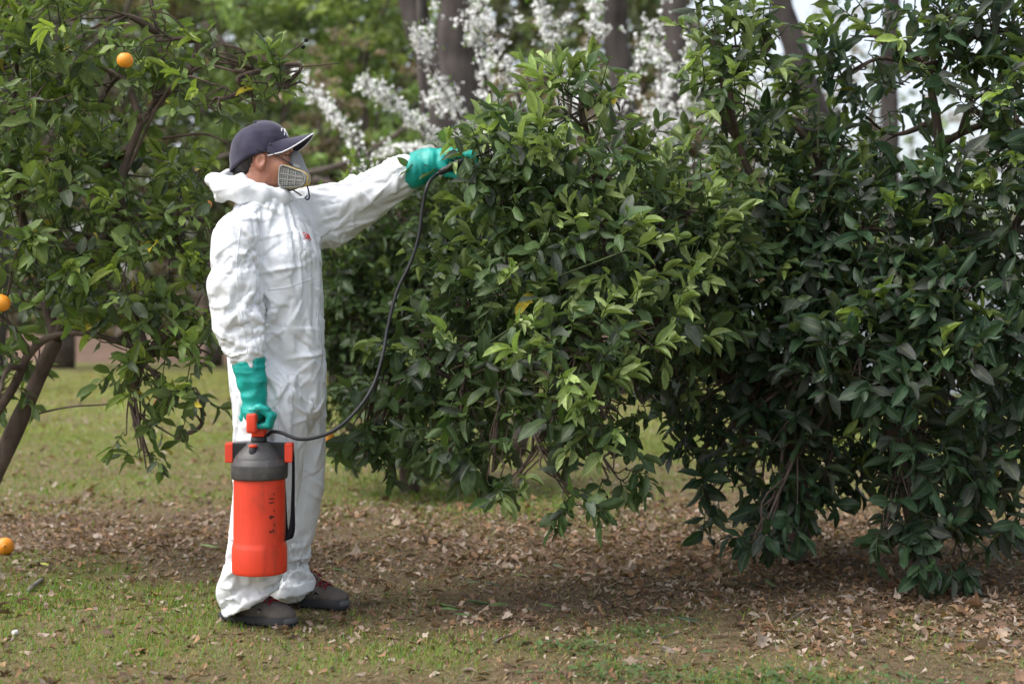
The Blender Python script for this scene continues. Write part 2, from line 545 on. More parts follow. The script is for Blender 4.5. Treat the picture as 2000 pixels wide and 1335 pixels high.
# ------------------------------------------------------------------ low weeds in the foreground
wx, wy, wz_, wc = [], [], [], []
pos, ax, ay, az_ = [], [], [], []
for cx, cy, sx, sy, n in ((.72, 4.22, .28, .06, 260), (.95, 4.12, .3, .05, 280), (.20, 4.62, .10, .06, 160), (.42, 4.85, .06, .05, 90), (.3, 4.3, .12, .06, 160)):
    x = rg.normal(cx, sx, n); y = rg.normal(cy, sy, n)
    a = rg.uniform(0, 2 * np.pi, n); r = rg.uniform(.006, .013, n)
    nrm = unit(np.stack([rg.normal(0, .4, n), rg.normal(-.2, .4, n), np.ones(n)], 1))
    d1 = unit(np.cross(nrm, np.stack([np.cos(a), np.sin(a), 0 * a], 1)))
    d2 = np.cross(nrm, d1)
    pos.append(np.stack([x, y, height_of(x, y) + rg.uniform(.004, .028, n)], 1)); ax.append(d1 * r[:, None] * .7); ay.append(d2 * r[:, None]); az_.append(nrm * r[:, None])
    wc.append(np.stack([rg.uniform(.06, .095, n), rg.uniform(.095, .14, n), rg.uniform(.03, .045, n)], 1))
WT = np.array([[0, -1, 0], [.8, -.2, .2], [.5, .8, .0], [0, 1.1, -.1], [-.5, .8, .0], [-.8, -.2, .2], [0, .2, -.05]])
WF = np.array([[6, i, (i + 1) % 6] for i in range(6)])
V_, F_ = scatter_mesh("weeds", WT, WF, *map(np.concatenate, (pos, ax, ay, az_)))
wm = mesh_np("weeds", V_, F_); attr_color(wm, "tint", np.repeat(np.concatenate(wc), len(WT), 0))
tag(obj("weeds", wm, tinted("weed_leaf", .6, .3, .25, vary=False)), "low leafy green weeds creeping over the near ground", "weeds", kind="stuff")

# ------------------------------------------------------------------ fallen leaves
def lobed(seed, lobes=5, curl=.5, depth=.45):
    """a dry lobed leaf, tip along +y, curled up at its edges"""
    r = np.random.default_rng(seed)
    n = lobes * 4
    an = np.linspace(-np.pi * .86, np.pi * .86, n) + np.pi / 2
    k = np.arange(n)
    rad = np.where(k % 4 == 0, 1 - depth, np.where(k % 4 == 2, 1.0, .78)) * r.uniform(.8, 1.1, n)
    rad *= .62 + .38 * np.clip(np.sin(an), -.2, 1)
    x, y = rad * np.cos(an) * .58, rad * np.sin(an) * .58 + .1
    z = curl * (x * x * r.uniform(.5, 2.0) + (y - .1) ** 2 * r.uniform(-.3, 1.4)) + r.normal(0, .035, n)
    inner = np.stack([x * .45, .1 + (y - .1) * .45, z * .25 + r.normal(0, .015, n)], 1)
    T = np.concatenate([[[0, .02, 0]], inner, np.stack([x, y, z], 1), [[.012, -.28, .03], [-.012, -.28, .03]]])
    F = []
    for i in range(n - 1):
        F += [(0, 1 + i, 2 + i), (1 + i, 1 + n + i, 2 + n + i), (1 + i, 2 + n + i, 2 + i)]
    F += [(0, 1 + 2 * n, 2 + 2 * n)]
    return T, np.array(F)
def ovate(seed, curl=1.0, w=.23):
    """a dry or fallen green leaf rolled along its midrib"""
    r = np.random.default_rng(seed)
    T, F = [], []
    ys = np.linspace(0, 1, 7)
    for i, y in enumerate(ys):
        ww = w * math.sin(math.pi * min(1, .04 + y * .96)) ** .7 * (1 - .25 * y)
        for j, u in enumerate((-1, -.5, 0, .5, 1)):
            th = u * curl
            T.append([ww * math.sin(th) / max(curl, .1) , y - .5, ww * (1 - math.cos(th)) / max(curl, .1) * 1.2 + .10 * math.sin(y * 3.0 + seed) + r.normal(0, .006)])
    for i in range(6):
        for j in range(4):
            a = i * 5 + j
            F += [(a, a + 1, a + 6), (a, a + 6, a + 5)]
    return np.array(T), np.array(F)
DRY = [lobed(k, curl=c, depth=d) for k, (c, d) in enumerate([(.8, .26), (1.6, .22), (1.2, .34), (2.4, .25), (-1.3, .3)])] + [ovate(11, 1.3), ovate(12, 2.0, .2), ovate(13, .7, .27)]
m_dry = tinted("dry_leaf", .8, .2, .12, vary=True)
m_dry_o = tinted("dry_leaf_single", .8, .2, .12, vary=True, obj_color=True)
def dry_cols(r, n):
    base = np.array([[.30, .205, .145], [.38, .29, .22], [.20, .125, .085], [.27, .155, .09], [.42, .34, .28], [.15, .10, .07], [.32, .20, .11]])
    return base[r.integers(len(base), size=n)] * r.uniform(.55, 1.05, n)[:, None]
def lying(r, x, y, size, up=.35, lift=.012):
    n = len(x)
    nrm = unit(np.stack([r.normal(0, up, n), r.normal(0, up, n), np.where(r.random(n) < .8, 1, -1) * np.ones(n)], 1))
    a = r.uniform(0, 2 * np.pi, n)
    d1 = unit(np.cross(nrm, np.stack([np.cos(a), np.sin(a), 0 * a], 1))); d2 = np.cross(nrm, d1)
    return np.stack([x, y, height_of(x, y) + lift * r.uniform(.3, 1.2, n)], 1), d1 * size[:, None], d2 * size[:, None], nrm * size[:, None]
cand = []
parts_v, parts_f, parts_c, off = [], [], [], 0
singles = []
for n, y0, y1, s0, s1 in ((3300, 3.8, 8.2, .032, .072), (4200, 8.2, 14, .045, .09), (2600, 14, 26, .06, .12)):
    x, y = field(n * 2, y0, y1)
    k = rg.random(len(x)) < np.clip(litter_of(x, y) * .85, .04, 1); x, y = x[k][:n], y[k][:n]
    size = rg.uniform(s0, s1, len(x)) * rg.uniform(.7, 1.1, len(x))
    pos_, a_, b_, c_ = lying(rg, x, y, size)
    col = dry_cols(rg, len(x)); tv_ = rg.integers(len(DRY), size=len(x))
    # the largest in view become leaves of their own
    score = size / y * (np.abs(x / y) < .36) * rg.uniform(.5, 1, len(x))
    pick = np.argsort(-score)[:190] if y0 < 4 else np.argsort(-score)[:30] if y0 < 9 else np.zeros(0, int)
    mask = np.ones(len(x), bool); mask[pick] = False
    for i in pick: singles.append((pos_[i], a_[i], b_[i], c_[i], col[i], int(tv_[i])))
    for k_, (T, F) in enumerate(DRY):
        s = mask & (tv_ == k_)
        if not s.any(): continue
        V_, F_ = scatter_mesh("l", T, F, pos_[s], a_[s], b_[s], c_[s])
        parts_v.append(V_); parts_f.append(F_ + off); parts_c.append(np.repeat(col[s], len(T), 0)); off += len(V_)
# crumbs and twig ends between them
for n, y0, y1, s0 in ((46000, 3.8, 8.4, .013), (26000, 8.4, 15, .018)):
    x, y = field(n, y0, y1); k = rg.random(n) < np.clip(litter_of(x, y) * .9 + .12, 0, 1); x, y = x[k], y[k]
    size = s0 * rg.uniform(.4, 1.7, len(x))
    pos_, a_, b_, c_ = lying(rg, x, y, size, .7, .008)
    T = np.array([[-.5, -.9, 0], [.45, -.7, .15], [.6, .6, -.1], [-.35, 1.0, .25]]); F = np.array([[0, 1, 2], [0, 2, 3]])
    a_ = a_ * rg.uniform(.25, 1, len(x))[:, None]
    V_, F_ = scatter_mesh("c", T, F, pos_, a_, b_, c_)
    parts_v.append(V_); parts_f.append(F_ + off); parts_c.append(np.repeat(dry_cols(rg, len(x)), 4, 0)); off += len(V_)
lm = mesh_np("leaf_litter", np.concatenate(parts_v), np.concatenate(parts_f))
attr_color(lm, "tint", np.concatenate(parts_c))
tag(obj("leaf_litter", lm, m_dry), "brown layer of broken dry leaves scattered over the lawn", "leaf litter", kind="stuff")
dry_me = []
for T, F in DRY:
    me = mesh_np("fallen_leaf", T, F); me.materials.append(m_dry_o); dry_me.append(me)
def place(o, pos, a, b, c):
    M = Matrix(((a[0], b[0], c[0], pos[0]), (a[1], b[1], c[1], pos[1]), (a[2], b[2], c[2], pos[2]), (0, 0, 0, 1)))
    o.matrix_basis = M
SINGLE_LEAVES = singles

# ------------------------------------------------------------------ bark, trunks
def bark(name, c0, c1, scale=6.0, stretch=.12, bump=.8):
    m, nt, b, _o = mat_new(name)
    tc = N(nt, 'ShaderNodeTexCoord'); mp = N(nt, 'ShaderNodeMapping'); mp.inputs['Scale'].default_value = (scale, scale, scale * stretch)
    nt.links.new(tc.outputs['Object'], mp.inputs[0])
    t = N(nt, 'ShaderNodeTexNoise', Scale=1.0, Detail=9.0, Roughness=.7); nt.links.new(mp.outputs[0], t.inputs['Vector'])
    t2 = N(nt, 'ShaderNodeTexNoise', Scale=scale * .35, Detail=4.0); nt.links.new(tc.outputs['Object'], t2.inputs['Vector'])
    ad = N(nt, 'ShaderNodeMath', operation='ADD'); nt.links.new(t.outputs['Fac'], ad.inputs[0]); nt.links.new(t2.outputs['Fac'], ad.inputs[1])
    hf = N(nt, 'ShaderNodeMath', operation='MULTIPLY'); hf.inputs[1].default_value = .5; nt.links.new(ad.outputs[0], hf.inputs[0])
    nt.links.new(ramp(nt, hf.outputs[0], [(.34, c0), (.62, c1)]), b.inputs['Base Color'])
    b.inputs['Roughness'].default_value = .9; b.inputs['Specular IOR Level'].default_value = .15
    bp = N(nt, 'ShaderNodeBump', Strength=bump, Distance=.02); nt.links.new(t.outputs['Fac'], bp.inputs['Height']); nt.links.new(bp.outputs[0], b.inputs['Normal'])
    return m
m_gum = bark("gum_bark", (.028, .024, .023), (.105, .090, .085), 7.0, .10)
m_scrub = bark("scrub_bark", (.045, .036, .030), (.14, .115, .10), 10.0, .3)

def limb_tube(pts, r0, r1, n=14, seg=9, wob=.0, seed=0):
    c = spline(pts, n)
    r = np.linspace(r0, r1, n)
    if wob:
        c = c + wob * np.stack([NZ(c * 2.1 + seed), NZ2(c * 2.1 + seed), 0 * c[:, 0]], 1)
    v, f = tube(c, r, seg)
    d = v - np.repeat(c, seg, 0)
    v = v + d * (.16 * NZ(v * 5 + seed))[:, None]
    return v, f, c

# airy foliage: small leaf faces gathered in clumps
def clumps(r, centres, radii, per, size, flat=.7):
    """returns pos, normal, dir arrays of leaves round each centre"""
    n = len(centres) * per
    c = np.repeat(centres, per, 0); rr = np.repeat(radii, per)
    p = c + unit(r.normal(size=(n, 3))) * (rr * r.uniform(.15, 1, n) ** .6)[:, None] * [1, 1, flat]
    nr = unit(r.normal(size=(n, 3)) * [.8, .8, .6] + [0, 0, .8])
    a = unit(np.cross(nr, r.normal(size=(n, 3)))); b_ = np.cross(nr, a)
    s = size * r.uniform(.5, 1.5, n)
    return p, a * s[:, None] * .45, b_ * s[:, None], nr * s[:, None]
LT = np.array([[0, -1, 0], [.9, 0, .15], [0, 1, 0], [-.9, 0, .15]]); LF = np.array([[0, 1, 2], [0, 2, 3]])
m_far_leaf = tinted("distant_foliage", .7, .2, .3, vary=False)

def scrub_tree(px, d, top, width, cols, seed, label, group, trunk_r=.10, nclump=150, per=26, size=.09, base_py=None, lo=.12, name="scrub_tree"):
    """tree behind the orchard; top: px row of its top, width in px"""
    r = np.random.default_rng(seed)
    base = P(px, 610 + F_PX * CAM_H / d, d)
    H = P(0, top, d)[2]; W = width * d / F_PX
    t = empty(name, base, label, "tree", group)
    v, f, c = limb_tube([base, base + [r.normal(0, .15), 0, H * .35], base + [r.normal(0, .3), r.normal(0, .2), H * .75]], trunk_r, trunk_r * .35, 12, 9, .1, seed)
    tk = obj("trunk", mesh_np("trunk", v, f), m_scrub, t)
    tips = []
    for k in range(9):
        s = c[r.integers(3, 12)]
        e = base + [r.uniform(-.5, .5) * W, r.uniform(-.35, .35) * W, H * r.uniform(.35, .95)]
        mid = (s + e) / 2 + r.normal(0, .15, 3)
        v, f, cc = limb_tube([s, mid, e], trunk_r * .35, trunk_r * .08, 8, 6, .06, seed + k)
        obj("limb", mesh_np("limb", v, f), m_scrub, t)
        tips.append(cc)
    tips = np.concatenate(tips)
    ce = np.stack([base[0] + r.normal(0, .26, nclump) * W, base[1] + r.normal(0, .22, nclump) * W, base[2] + H * (lo + (1 - lo) * r.random(nclump) ** .8)], 1)
    k2 = nclump // 3
    ce[:k2] = tips[r.integers(len(tips), size=k2)] + r.normal(0, .12 * W, (k2, 3)) * [1, 1, .6]
    ce[:, 2] = np.clip(ce[:, 2], .1, H)
    ra = r.uniform(.10, .24, nclump) * min(W, 3.0) * .5
    p, a, b_, n_ = clumps(r, ce, ra, per, size)
    V, F = scatter_mesh("crown", LT, LF, p, a, b_, n_)
    tone = np.repeat(r.uniform(.6, 1.35, nclump), per)
    cl = np.array(cols)[r.integers(len(cols), size=nclump)]
    col = np.repeat(cl, per, 0) * (tone * r.uniform(.75, 1.25, len(tone)))[:, None]
    me = mesh_np("crown", V, F, smooth=False); attr_color(me, "tint", np.repeat(col, 4, 0))
    cr = obj("crown", me, m_far_leaf, t); cr["kind"] = "stuff"
    return t
G1 = [(.21, .29, .11), (.26, .35, .14), (.16, .22, .09)]  # greens mixed paler and greyer: distance haze put into the leaf colour
G2 = [(.125, .17, .075), (.17, .20, .10), (.10, .13, .06)]
G3 = [(.28, .34, .12), (.34, .38, .15), (.21, .27, .09)]
BR = [(.26, .20, .165), (.21, .165, .135), (.31, .24, .20), (.16, .13, .10)]
DK = [(.07, .085, .045), (.095, .105, .06), (.11, .095, .075)]
GRP = "trees of the wood behind the orchard"
scrub_tree(520, 26, -160, 460, G1 + G2, 31, "tall mid-green feathery tree above the man's cap", GRP, .16, 230, 30, .085, lo=.42)
scrub_tree(690, 25, -160, 320, G3 + G1, 32, "bright yellow-green tree left of the dark double trunk", GRP, .13, 150, 30, .085, lo=.45)
scrub_tree(640, 22, 60, 190, BR, 33, "brown leafless-looking bush among green trees above the cap brim", GRP, .08, 120, 26, .05, lo=.25)
scrub_tree(420, 29, -40, 380, G2 + DK, 34, "dark olive tree behind the orange tree's right-hand twigs", GRP, .2, 190, 26, .09, lo=.25)
scrub_tree(120, 28, -160, 520, DK + G2, 35, "dark shaded tree behind the orange tree on the left", GRP, .25, 220, 26, .10, lo=.1)
scrub_tree(760, 20, 250, 240, G1 + G2, 36, "low green bush under the white blossom left of the glove", GRP, .06, 110, 24, .06, lo=.1)
scrub_tree(590, 21, 230, 220, G1 + DK, 37, "low green and brown bush beside the cap brim", GRP, .06, 90, 24, .06, lo=.1)
scrub_tree(1050, 30, 60, 420, G2 + BR, 38, "grey-green tree behind the white blossom", GRP, .18, 190, 26, .10, lo=.15)
scrub_tree(1270, 32, 90, 300, G2 + BR + DK, 39, "dull green tree between the two slim dark trunks", GRP, .18, 150, 26, .10, lo=.1)
scrub_tree(1540, 34, -60, 300, BR + G2, 40, "pale brown twiggy tree against the sky between the citrus trees", GRP, .16, 190, 34, .06, lo=.2)
scrub_tree(1690, 36, 20, 260, BR + G2, 43, "second pale twiggy tree against the sky, right of the leaning trunk", GRP, .16, 150, 30, .06, lo=.1)
scrub_tree(1930, 37, 150, 300, BR + G1, 44, "pale tree behind the upper right citrus limbs", GRP, .16, 130, 26, .07, lo=.1)
scrub_tree(1800, 33, 360, 420, G3 + G1, 41, "low pale green tree seen through the right-hand citrus", GRP, .12, 150, 24, .09, lo=.1)
scrub_tree(1420, 30, 330, 260, G1 + BR, 42, "low green tree far behind the upright citrus shoot", GRP, .10, 110, 24, .09, lo=.1)
# the wood beyond, one far mass
r = np.random.default_rng(77)
n = 1150
fx = r.uniform(-19, 12, n); top_z = np.where(fx < 4, 13.0, np.clip(13.0 - (fx - 4) * 1.9, 3.0, 13))
ce = np.stack([fx, r.uniform(42, 50, n), r.uniform(0, 1, n) ** .9 * top_z], 1)
p, a, b_, n_ = clumps(r, ce, r.uniform(.7, 1.5, n), 46, .26)
V, F = scatter_mesh("far_wood", LT, LF, p, a, b_, n_)
col = np.repeat(np.array(DK + G2 + BR)[r.integers(10, size=n)], 46, 0) * np.repeat(r.uniform(.6, 1.3, n), 46)[:, None]
me = mesh_np("far_wood", V, F, smooth=False); attr_color(me, "tint", np.repeat(col, 4, 0))
tag(obj("far_wood", me, m_far_leaf), "dark distant wood behind the orchard", "wood", kind="stuff")

# tall gum trunks; their crowns are far above
def gum(px0, px1, top_px, d, w0, w1, seed, label, fork=None):
    base = P(px0, 610 + F_PX * CAM_H / d, d)
    m1 = P(px1, 300, d); m2 = P(top_px, -20, d); m3 = m2 + (m2 - m1) * 1.6 + [0, 0, 1.0]
    t = empty("gum_tree", base, label, "tree", "tall gum trees behind the orchard")
    v, f, c = limb_tube([base, m1, m2, m3], w0 * d / F_PX / 2, w1 * d / F_PX / 2 * .7, 34, 14, .05, seed)
    obj("trunk", mesh_np("trunk", v, f), m_gum, t)
    r = np.random.default_rng(seed)
    tip = c[-1]
    ends = []
    for k in range(5):
        e = tip + [r.uniform(-1.8, 1.8), r.uniform(-1.5, 1.5), r.uniform(1.0, 3.2)]
        v, f, cc = limb_tube([c[-4], (tip + e) / 2 + r.normal(0, .2, 3), e], w1 * d / F_PX * .16, .03, 10, 7, .1, seed + k)
        obj("limb", mesh_np("limb", v, f), m_gum, t); ends.append(cc[4:])
    if fork:
        v, f, cc = limb_tube([P(*q, d) for q in fork[0]], fork[1] * d / F_PX / 2, fork[2] * d / F_PX / 2, 20, 10, .05, seed + 20)
        obj("limb", mesh_np("limb", v, f), m_gum, t)
    ends = np.concatenate(ends)
    ce = ends[r.integers(len(ends), size=70)] + r.normal(0, .55, (70, 3))
    p, a, b_, n_ = clumps(r, ce, r.uniform(.3, .6, 70), 20, .09)
    V, F = scatter_mesh("crown", LT, LF, p, a, b_, n_)
    me = mesh_np("crown", V, F, smooth=False); attr_color(me, "tint", np.repeat(np.array(G2)[r.integers(3, size=len(p))], 4, 0))
    cr = obj("crown", me, m_far_leaf, t); cr["kind"] = "stuff"
gum(908, 885, 900, 18, 125, 112, 51, "broad dark double gum trunk left of the white blossom", ([(880, 330), (850, 150), (812, 40), (790, -60)], 60, 52))
gum(1225, 1215, 1205, 19, 62, 54, 52, "slim grey gum trunk behind the middle of the blossom")
gum(1300, 1305, 1318, 17, 62, 62, 53, "dark straight gum trunk right of the blossom")
gum(1650, 1610, 1520, 22, 60, 50, 54, "leaning grey gum trunk seen between the citrus crowns")
gum(-30, -5, 12, 20, 70, 60, 55, "dark gum trunk at the photo's upper left edge")
gum(845, 830, 822, 15, 20, 16, 56, "thin dark bent trunk just left of the double trunk")
gum(1760, 1740, 1738, 21, 40, 36, 57, "pale slim trunk glimpsed through the right-hand citrus")

# fallen boughs and a bank of earth at the edge of the wood
m_bank = plain("bare_earth", (.17, .115, .085), .95, .1, noise=.6, nscale=3, bump=.8, bscale=20)
bx = np.linspace(-16, 16, 70); prof = [(0, -.02), (.9, .28), (2.0, .42), (4.0, .45), (5.5, -.05)]
V = np.array([[x, 31 + q[0] + .8 * math.sin(x * .35), q[1] * (1 + .35 * math.sin(x * .9) + .2 * math.sin(x * 2.3))] for x in bx for q in prof])
F = np.array([(i * 5 + j, (i + 1) * 5 + j, (i + 1) * 5 + j + 1, i * 5 + j + 1) for i in range(69) for j in range(4)])
tag(obj("earth_bank", mesh_np("earth_bank", V, F), m_bank), kind="structure")
for k, (pts, w, lab) in enumerate([
    ([(560, 345), (640, 330), (720, 300), (790, 250)], 14, "long grey fallen bough sloping up behind the cap brim"),
    ([(610, 350), (690, 372), (770, 352), (850, 345)], 16, "dark fallen bough low behind the outstretched sleeve"),
    ([(400, 45), (450, 90), (520, 120), (600, 140)], 12, "bare dark bough slanting behind the orange tree's twigs"),
    ([(380, 330), (450, 300), (530, 285), (600, 300)], 12, "grey bough lying behind the man's cap")]):
    v, f, c = limb_tube([P(x, y, 19.0 + k) for x, y in pts], w * 19 / F_PX / 2, w * 19 / F_PX / 3.4, 20, 8, .05, 90 + k)
    tag(obj("bare_bough", mesh_np("bare_bough", v, f), m_scrub), lab, "bough", "bare boughs in the wood")

# pale rendered wall far behind the right-hand trees
m_wall = plain("grey_render", (.36, .39, .43), .85, .2, noise=.5, nscale=2.0, bump=.3, bscale=40, dark=.8)
m_cop = plain("wall_coping", (.50, .52, .54), .8, .2)
wl = empty("garden_wall", (5.5, 19.2, 0), "low grey-blue rendered wall glimpsed through the right-hand citrus trees", "wall")
obj("wall", mesh_np("wall", *rbox((6.6, 19.2, .68), (3.6, .10, .72), .01, 1), smooth=False), m_wall, wl)
obj("coping", mesh_np("coping", *rbox((6.6, 19.2, 1.44), (3.65, .14, .04), .01, 1), smooth=False), m_cop, wl)

# ------------------------------------------------------------------ blossoming plum
DP = 11.0
plum = empty("blossom_tree", P(1010, 610 + F_PX * CAM_H / DP, DP), "leafless-looking tree covered in white blossom behind the citrus", "tree")
m_plum = bark("plum_bark", (.03, .024, .022), (.10, .08, .07), 20, .3)
rp = np.random.default_rng(9)
root = P(1010, 610 + F_PX * CAM_H / DP, DP); crotch = P(1015, 560, DP)
v, f, c = limb_tube([root, (root + crotch) / 2 + [.05, 0, 0], crotch], .09, .07, 10, 10, .03, 1)
obj("trunk", mesh_np("trunk", v, f), m_plum, plum)
limbs = [[(900, 440), (800, 385), (740, 330), (690, 275), (640, 215), (600, 172), (576, 138)],
         [(930, 400), (870, 285), (810, 238), (760, 198), (712, 163)],
         [(960, 430), (930, 300), (890, 215), (850, 150), (824, 80)],
         [(985, 420), (960, 300), (955, 200), (935, 110), (925, 30)],
         [(1010, 420), (1040, 290), (1010, 190), (965, 90), (940, -20)],
         [(1030, 430), (1100, 300), (1110, 200), (1085, 100), (1050, -10)],
         [(1030, 440), (1130, 330), (1200, 240), (1245, 140), (1300, 30)],
         [(1020, 420), (1090, 300), (1140, 150), (1165, 10)],
         [(1040, 460), (1180, 370), (1280, 310), (1330, 230), (1352, 140)],
         [(930, 470), (860, 400), (790, 370), (700, 330)],
         [(1040, 470), (1150, 390), (1240, 330), (1290, 220), (1290, 120)],
         [(960, 430), (900, 330), (850, 300), (800, 290), (740, 300)],
         [(1050, 470), (1200, 400), (1330, 340), (1420, 260), (1470, 180)]]
fl_p, twig = [], []
for k, lb in enumerate(limbs):
    dd = rp.uniform(-.9, .9)
    ctrl = [crotch] + [P(x, y, DP + dd * (i + 1) / len(lb)) for i, (x, y) in enumerate(lb)]
    v, f, c = limb_tube(ctrl, .034, .004, 40, 7, .02, k)
    obj("limb", mesh_np("limb", v, f), m_plum, plum)
    for i in range(10, 40):
        for _ in range(3):
            if rp.random() < .95 * np.clip(.62 + 1.3 * NZ(np.array([[i * .33, k * 3.7, 1.5]]))[0], .06, 1):
                L = (rp.uniform(.06, .50) * (1 if rp.random() < .4 else .4)) if k not in (0, 1, 9, 11) else rp.uniform(.03, .14)
                dr = unit(rp.normal(size=3) * [.8, .8, .5] + unit(c[min(i + 1, 39)] - c[i - 1]) * .7 + [0, 0, .35])
                e = c[i] + dr * L
                twig.append(tube(np.array([c[i], (c[i] + e) / 2 + rp.normal(0, .01, 3), e]), [.004, .003, .0015], 4, cap=False))
                m_ = int(2 + L * 22) if k not in (0, 1, 9, 11) else 4
                for t in rp.random(m_) ** .8:
                    cl_ = c[i] + dr * L * t + rp.normal(0, .02, 3)
                    for _k in range(rp.integers(1, 8)): fl_p.append(cl_ + rp.normal(0, .016, 3))
        for _ in range(5): fl_p.append(c[i] + rp.normal(0, .03, 3))
obj("twigs", mesh_np("twigs", *merge(twig)), m_plum, plum)["kind"] = "stuff"
fl_p = np.array(fl_p); n = len(fl_p)
nr = unit(rp.normal(size=(n, 3)) + [0, -.4, .4]); a = unit(np.cross(nr, rp.normal(size=(n, 3)))); b_ = np.cross(nr, a)
s = rp.uniform(.010, .017, n)[:, None]
FT = [[0, 0, 0]]; FF = []
for i in range(5):
    t = 2 * math.pi * i / 5
    i0 = len(FT)
    FT += [[.45 * math.cos(t - .5), .45 * math.sin(t - .5), .12], [1.0 * math.cos(t - .28), 1.0 * math.sin(t - .28), .3], [1.0 * math.cos(t + .28), 1.0 * math.sin(t + .28), .3], [.45 * math.cos(t + .5), .45 * math.sin(t + .5), .12]]
    FF += [(0, i0, i0 + 3), (i0, i0 + 1, i0 + 2), (i0, i0 + 2, i0 + 3)]
V, F = scatter_mesh("blossom", np.array(FT), np.array(FF), fl_p, a * s, b_ * s, nr * s)
m_pet = plain("white_petals", (.90, .90, .88), .6, .2)
obj("blossom", mesh_np("blossom", V, F, smooth=False), m_pet, plum)["kind"] = "stuff"
# a few pale young leaves
k = rp.integers(n, size=1500)
p = fl_p[k] + rp.normal(0, .04, (1500, 3)); nr = unit(rp.normal(size=(1500, 3))); a = unit(np.cross(nr, rp.normal(size=(1500, 3)))); b_ = np.cross(nr, a)
V, F = scatter_mesh("young", LT, LF, p, a * .008, b_ * .022, nr * .01)
me = mesh_np("young_leaves", V, F, smooth=False); attr_color(me, "tint", np.tile([[.16, .27, .06]], (len(V), 1)))
obj("young_leaves", me, m_far_leaf, plum)["kind"] = "stuff"
# ------------------------------------------------------------------ citrus trees: shoots of leaves over a branch frame
def leaf_template(seed, fold, bend, wave, w=.24, n=7):
    r = np.random.default_rng(seed)
    T, rib = [], []
    for i in range(n):
        y = i / (n - 1)
        ww = w * (math.sin(math.pi * (y ** .88)) ** .62 if 0 < y < 1 else 0.0) + (.012 if i == 0 else 0)
        zc = -bend * (y ** 1.8) * .5
        wv = wave * math.sin(y * 9 + seed)
        for u in (-1, -.55, 0, .55, 1):
            au = abs(u)
            T.append([ww * u * math.cos(fold * .8), y, zc + ww * (au * math.sin(fold) if fold >= 0 else -au * au * math.sin(-fold)) + wv * ww * au * u])
            rib.append(au)
    F = []
    for i in range(n - 1):
        for j in range(4):
            a = i * 5 + j
            F.append((a, a + 1, a + 6, a + 5))
    return np.array(T), np.array(F), np.array(rib)
LEAVES = [leaf_template(1, .40, .50, .20, .22), leaf_template(2, .25, .75, .30, .235), leaf_template(3, .60, .35, .15, .20), leaf_template(4, -.6, .60, .25, .24), leaf_template(5, .80, .8, .2, .19), leaf_template(6, .2, .3, .4, .25), leaf_template(7, 1.0, .35, .05, .25), leaf_template(8, 1.15, .7, .05, .24), leaf_template(9, .9, -.3, .05, .25)]
m_leaf = tinted("citrus_leaf", .48, .34, .28, rib=True)
m_leaf_o = tinted("citrus_leaf_single", .48, .34, .28, rib=True, obj_color=True)
leaf_me = []
for T, F, rib in LEAVES:
    me = mesh_np("leaf", T, F); me.materials.append(m_leaf_o)
    a = me.attributes.new("rib", 'FLOAT', 'POINT'); a.data.foreach_set("value", rib.astype(np.float32))
    leaf_me.append(me)
m_bark = bark("citrus_bark", (.045, .033, .026), (.15, .112, .090), 22, .35, .6)
m_twig = plain("green_twig", (.055, .075, .03), .7, .2, noise=.4, nscale=30)
m_fruit, nt, b, _o = mat_new("orange_peel")
b.inputs['Base Color'].default_value = (.78, .27, .012, 1); b.inputs['Roughness'].default_value = .45
tc = N(nt, 'ShaderNodeTexCoord'); t1 = N(nt, 'ShaderNodeTexNoise', Scale=140.0, Detail=2.0); nt.links.new(tc.outputs['Object'], t1.inputs['Vector'])
bp = N(nt, 'ShaderNodeBump', Strength=.5, Distance=.002); nt.links.new(t1.outputs['Fac'], bp.inputs['Height']); nt.links.new(bp.outputs[0], b.inputs['Normal'])
t2 = N(nt, 'ShaderNodeTexNoise', Scale=14.0, Detail=3.0); nt.links.new(tc.outputs['Object'], t2.inputs['Vector'])
nt.links.new(ramp(nt, t2.outputs['Fac'], [(.3, (.66, .20, .008)), (.7, (.84, .33, .02))]), b.inputs['Base Color'])
m_stem = plain("fruit_stem", (.10, .12, .04), .7, .2)
def fruit_mesh(rad, seed):
    bm = bmesh.new(); bmesh.ops.create_icosphere(bm, subdivisions=4, radius=rad)
    for v in bm.verts:
        c = v.co.normalized()
        k = 1 + .02 * math.sin(3 * c.x + seed) - .05 * max(0, abs(c.z) - .86) / .14 + (.10 * max(0, c.z - .95) / .05 if seed % 2 else 0)
        v.co *= k
    v = np.array([tuple(x.co) for x in bm.verts]); bm.verts.index_update(); f = [tuple(x.index for x in g.verts) for g in bm.faces]; bm.free()
    return v, f

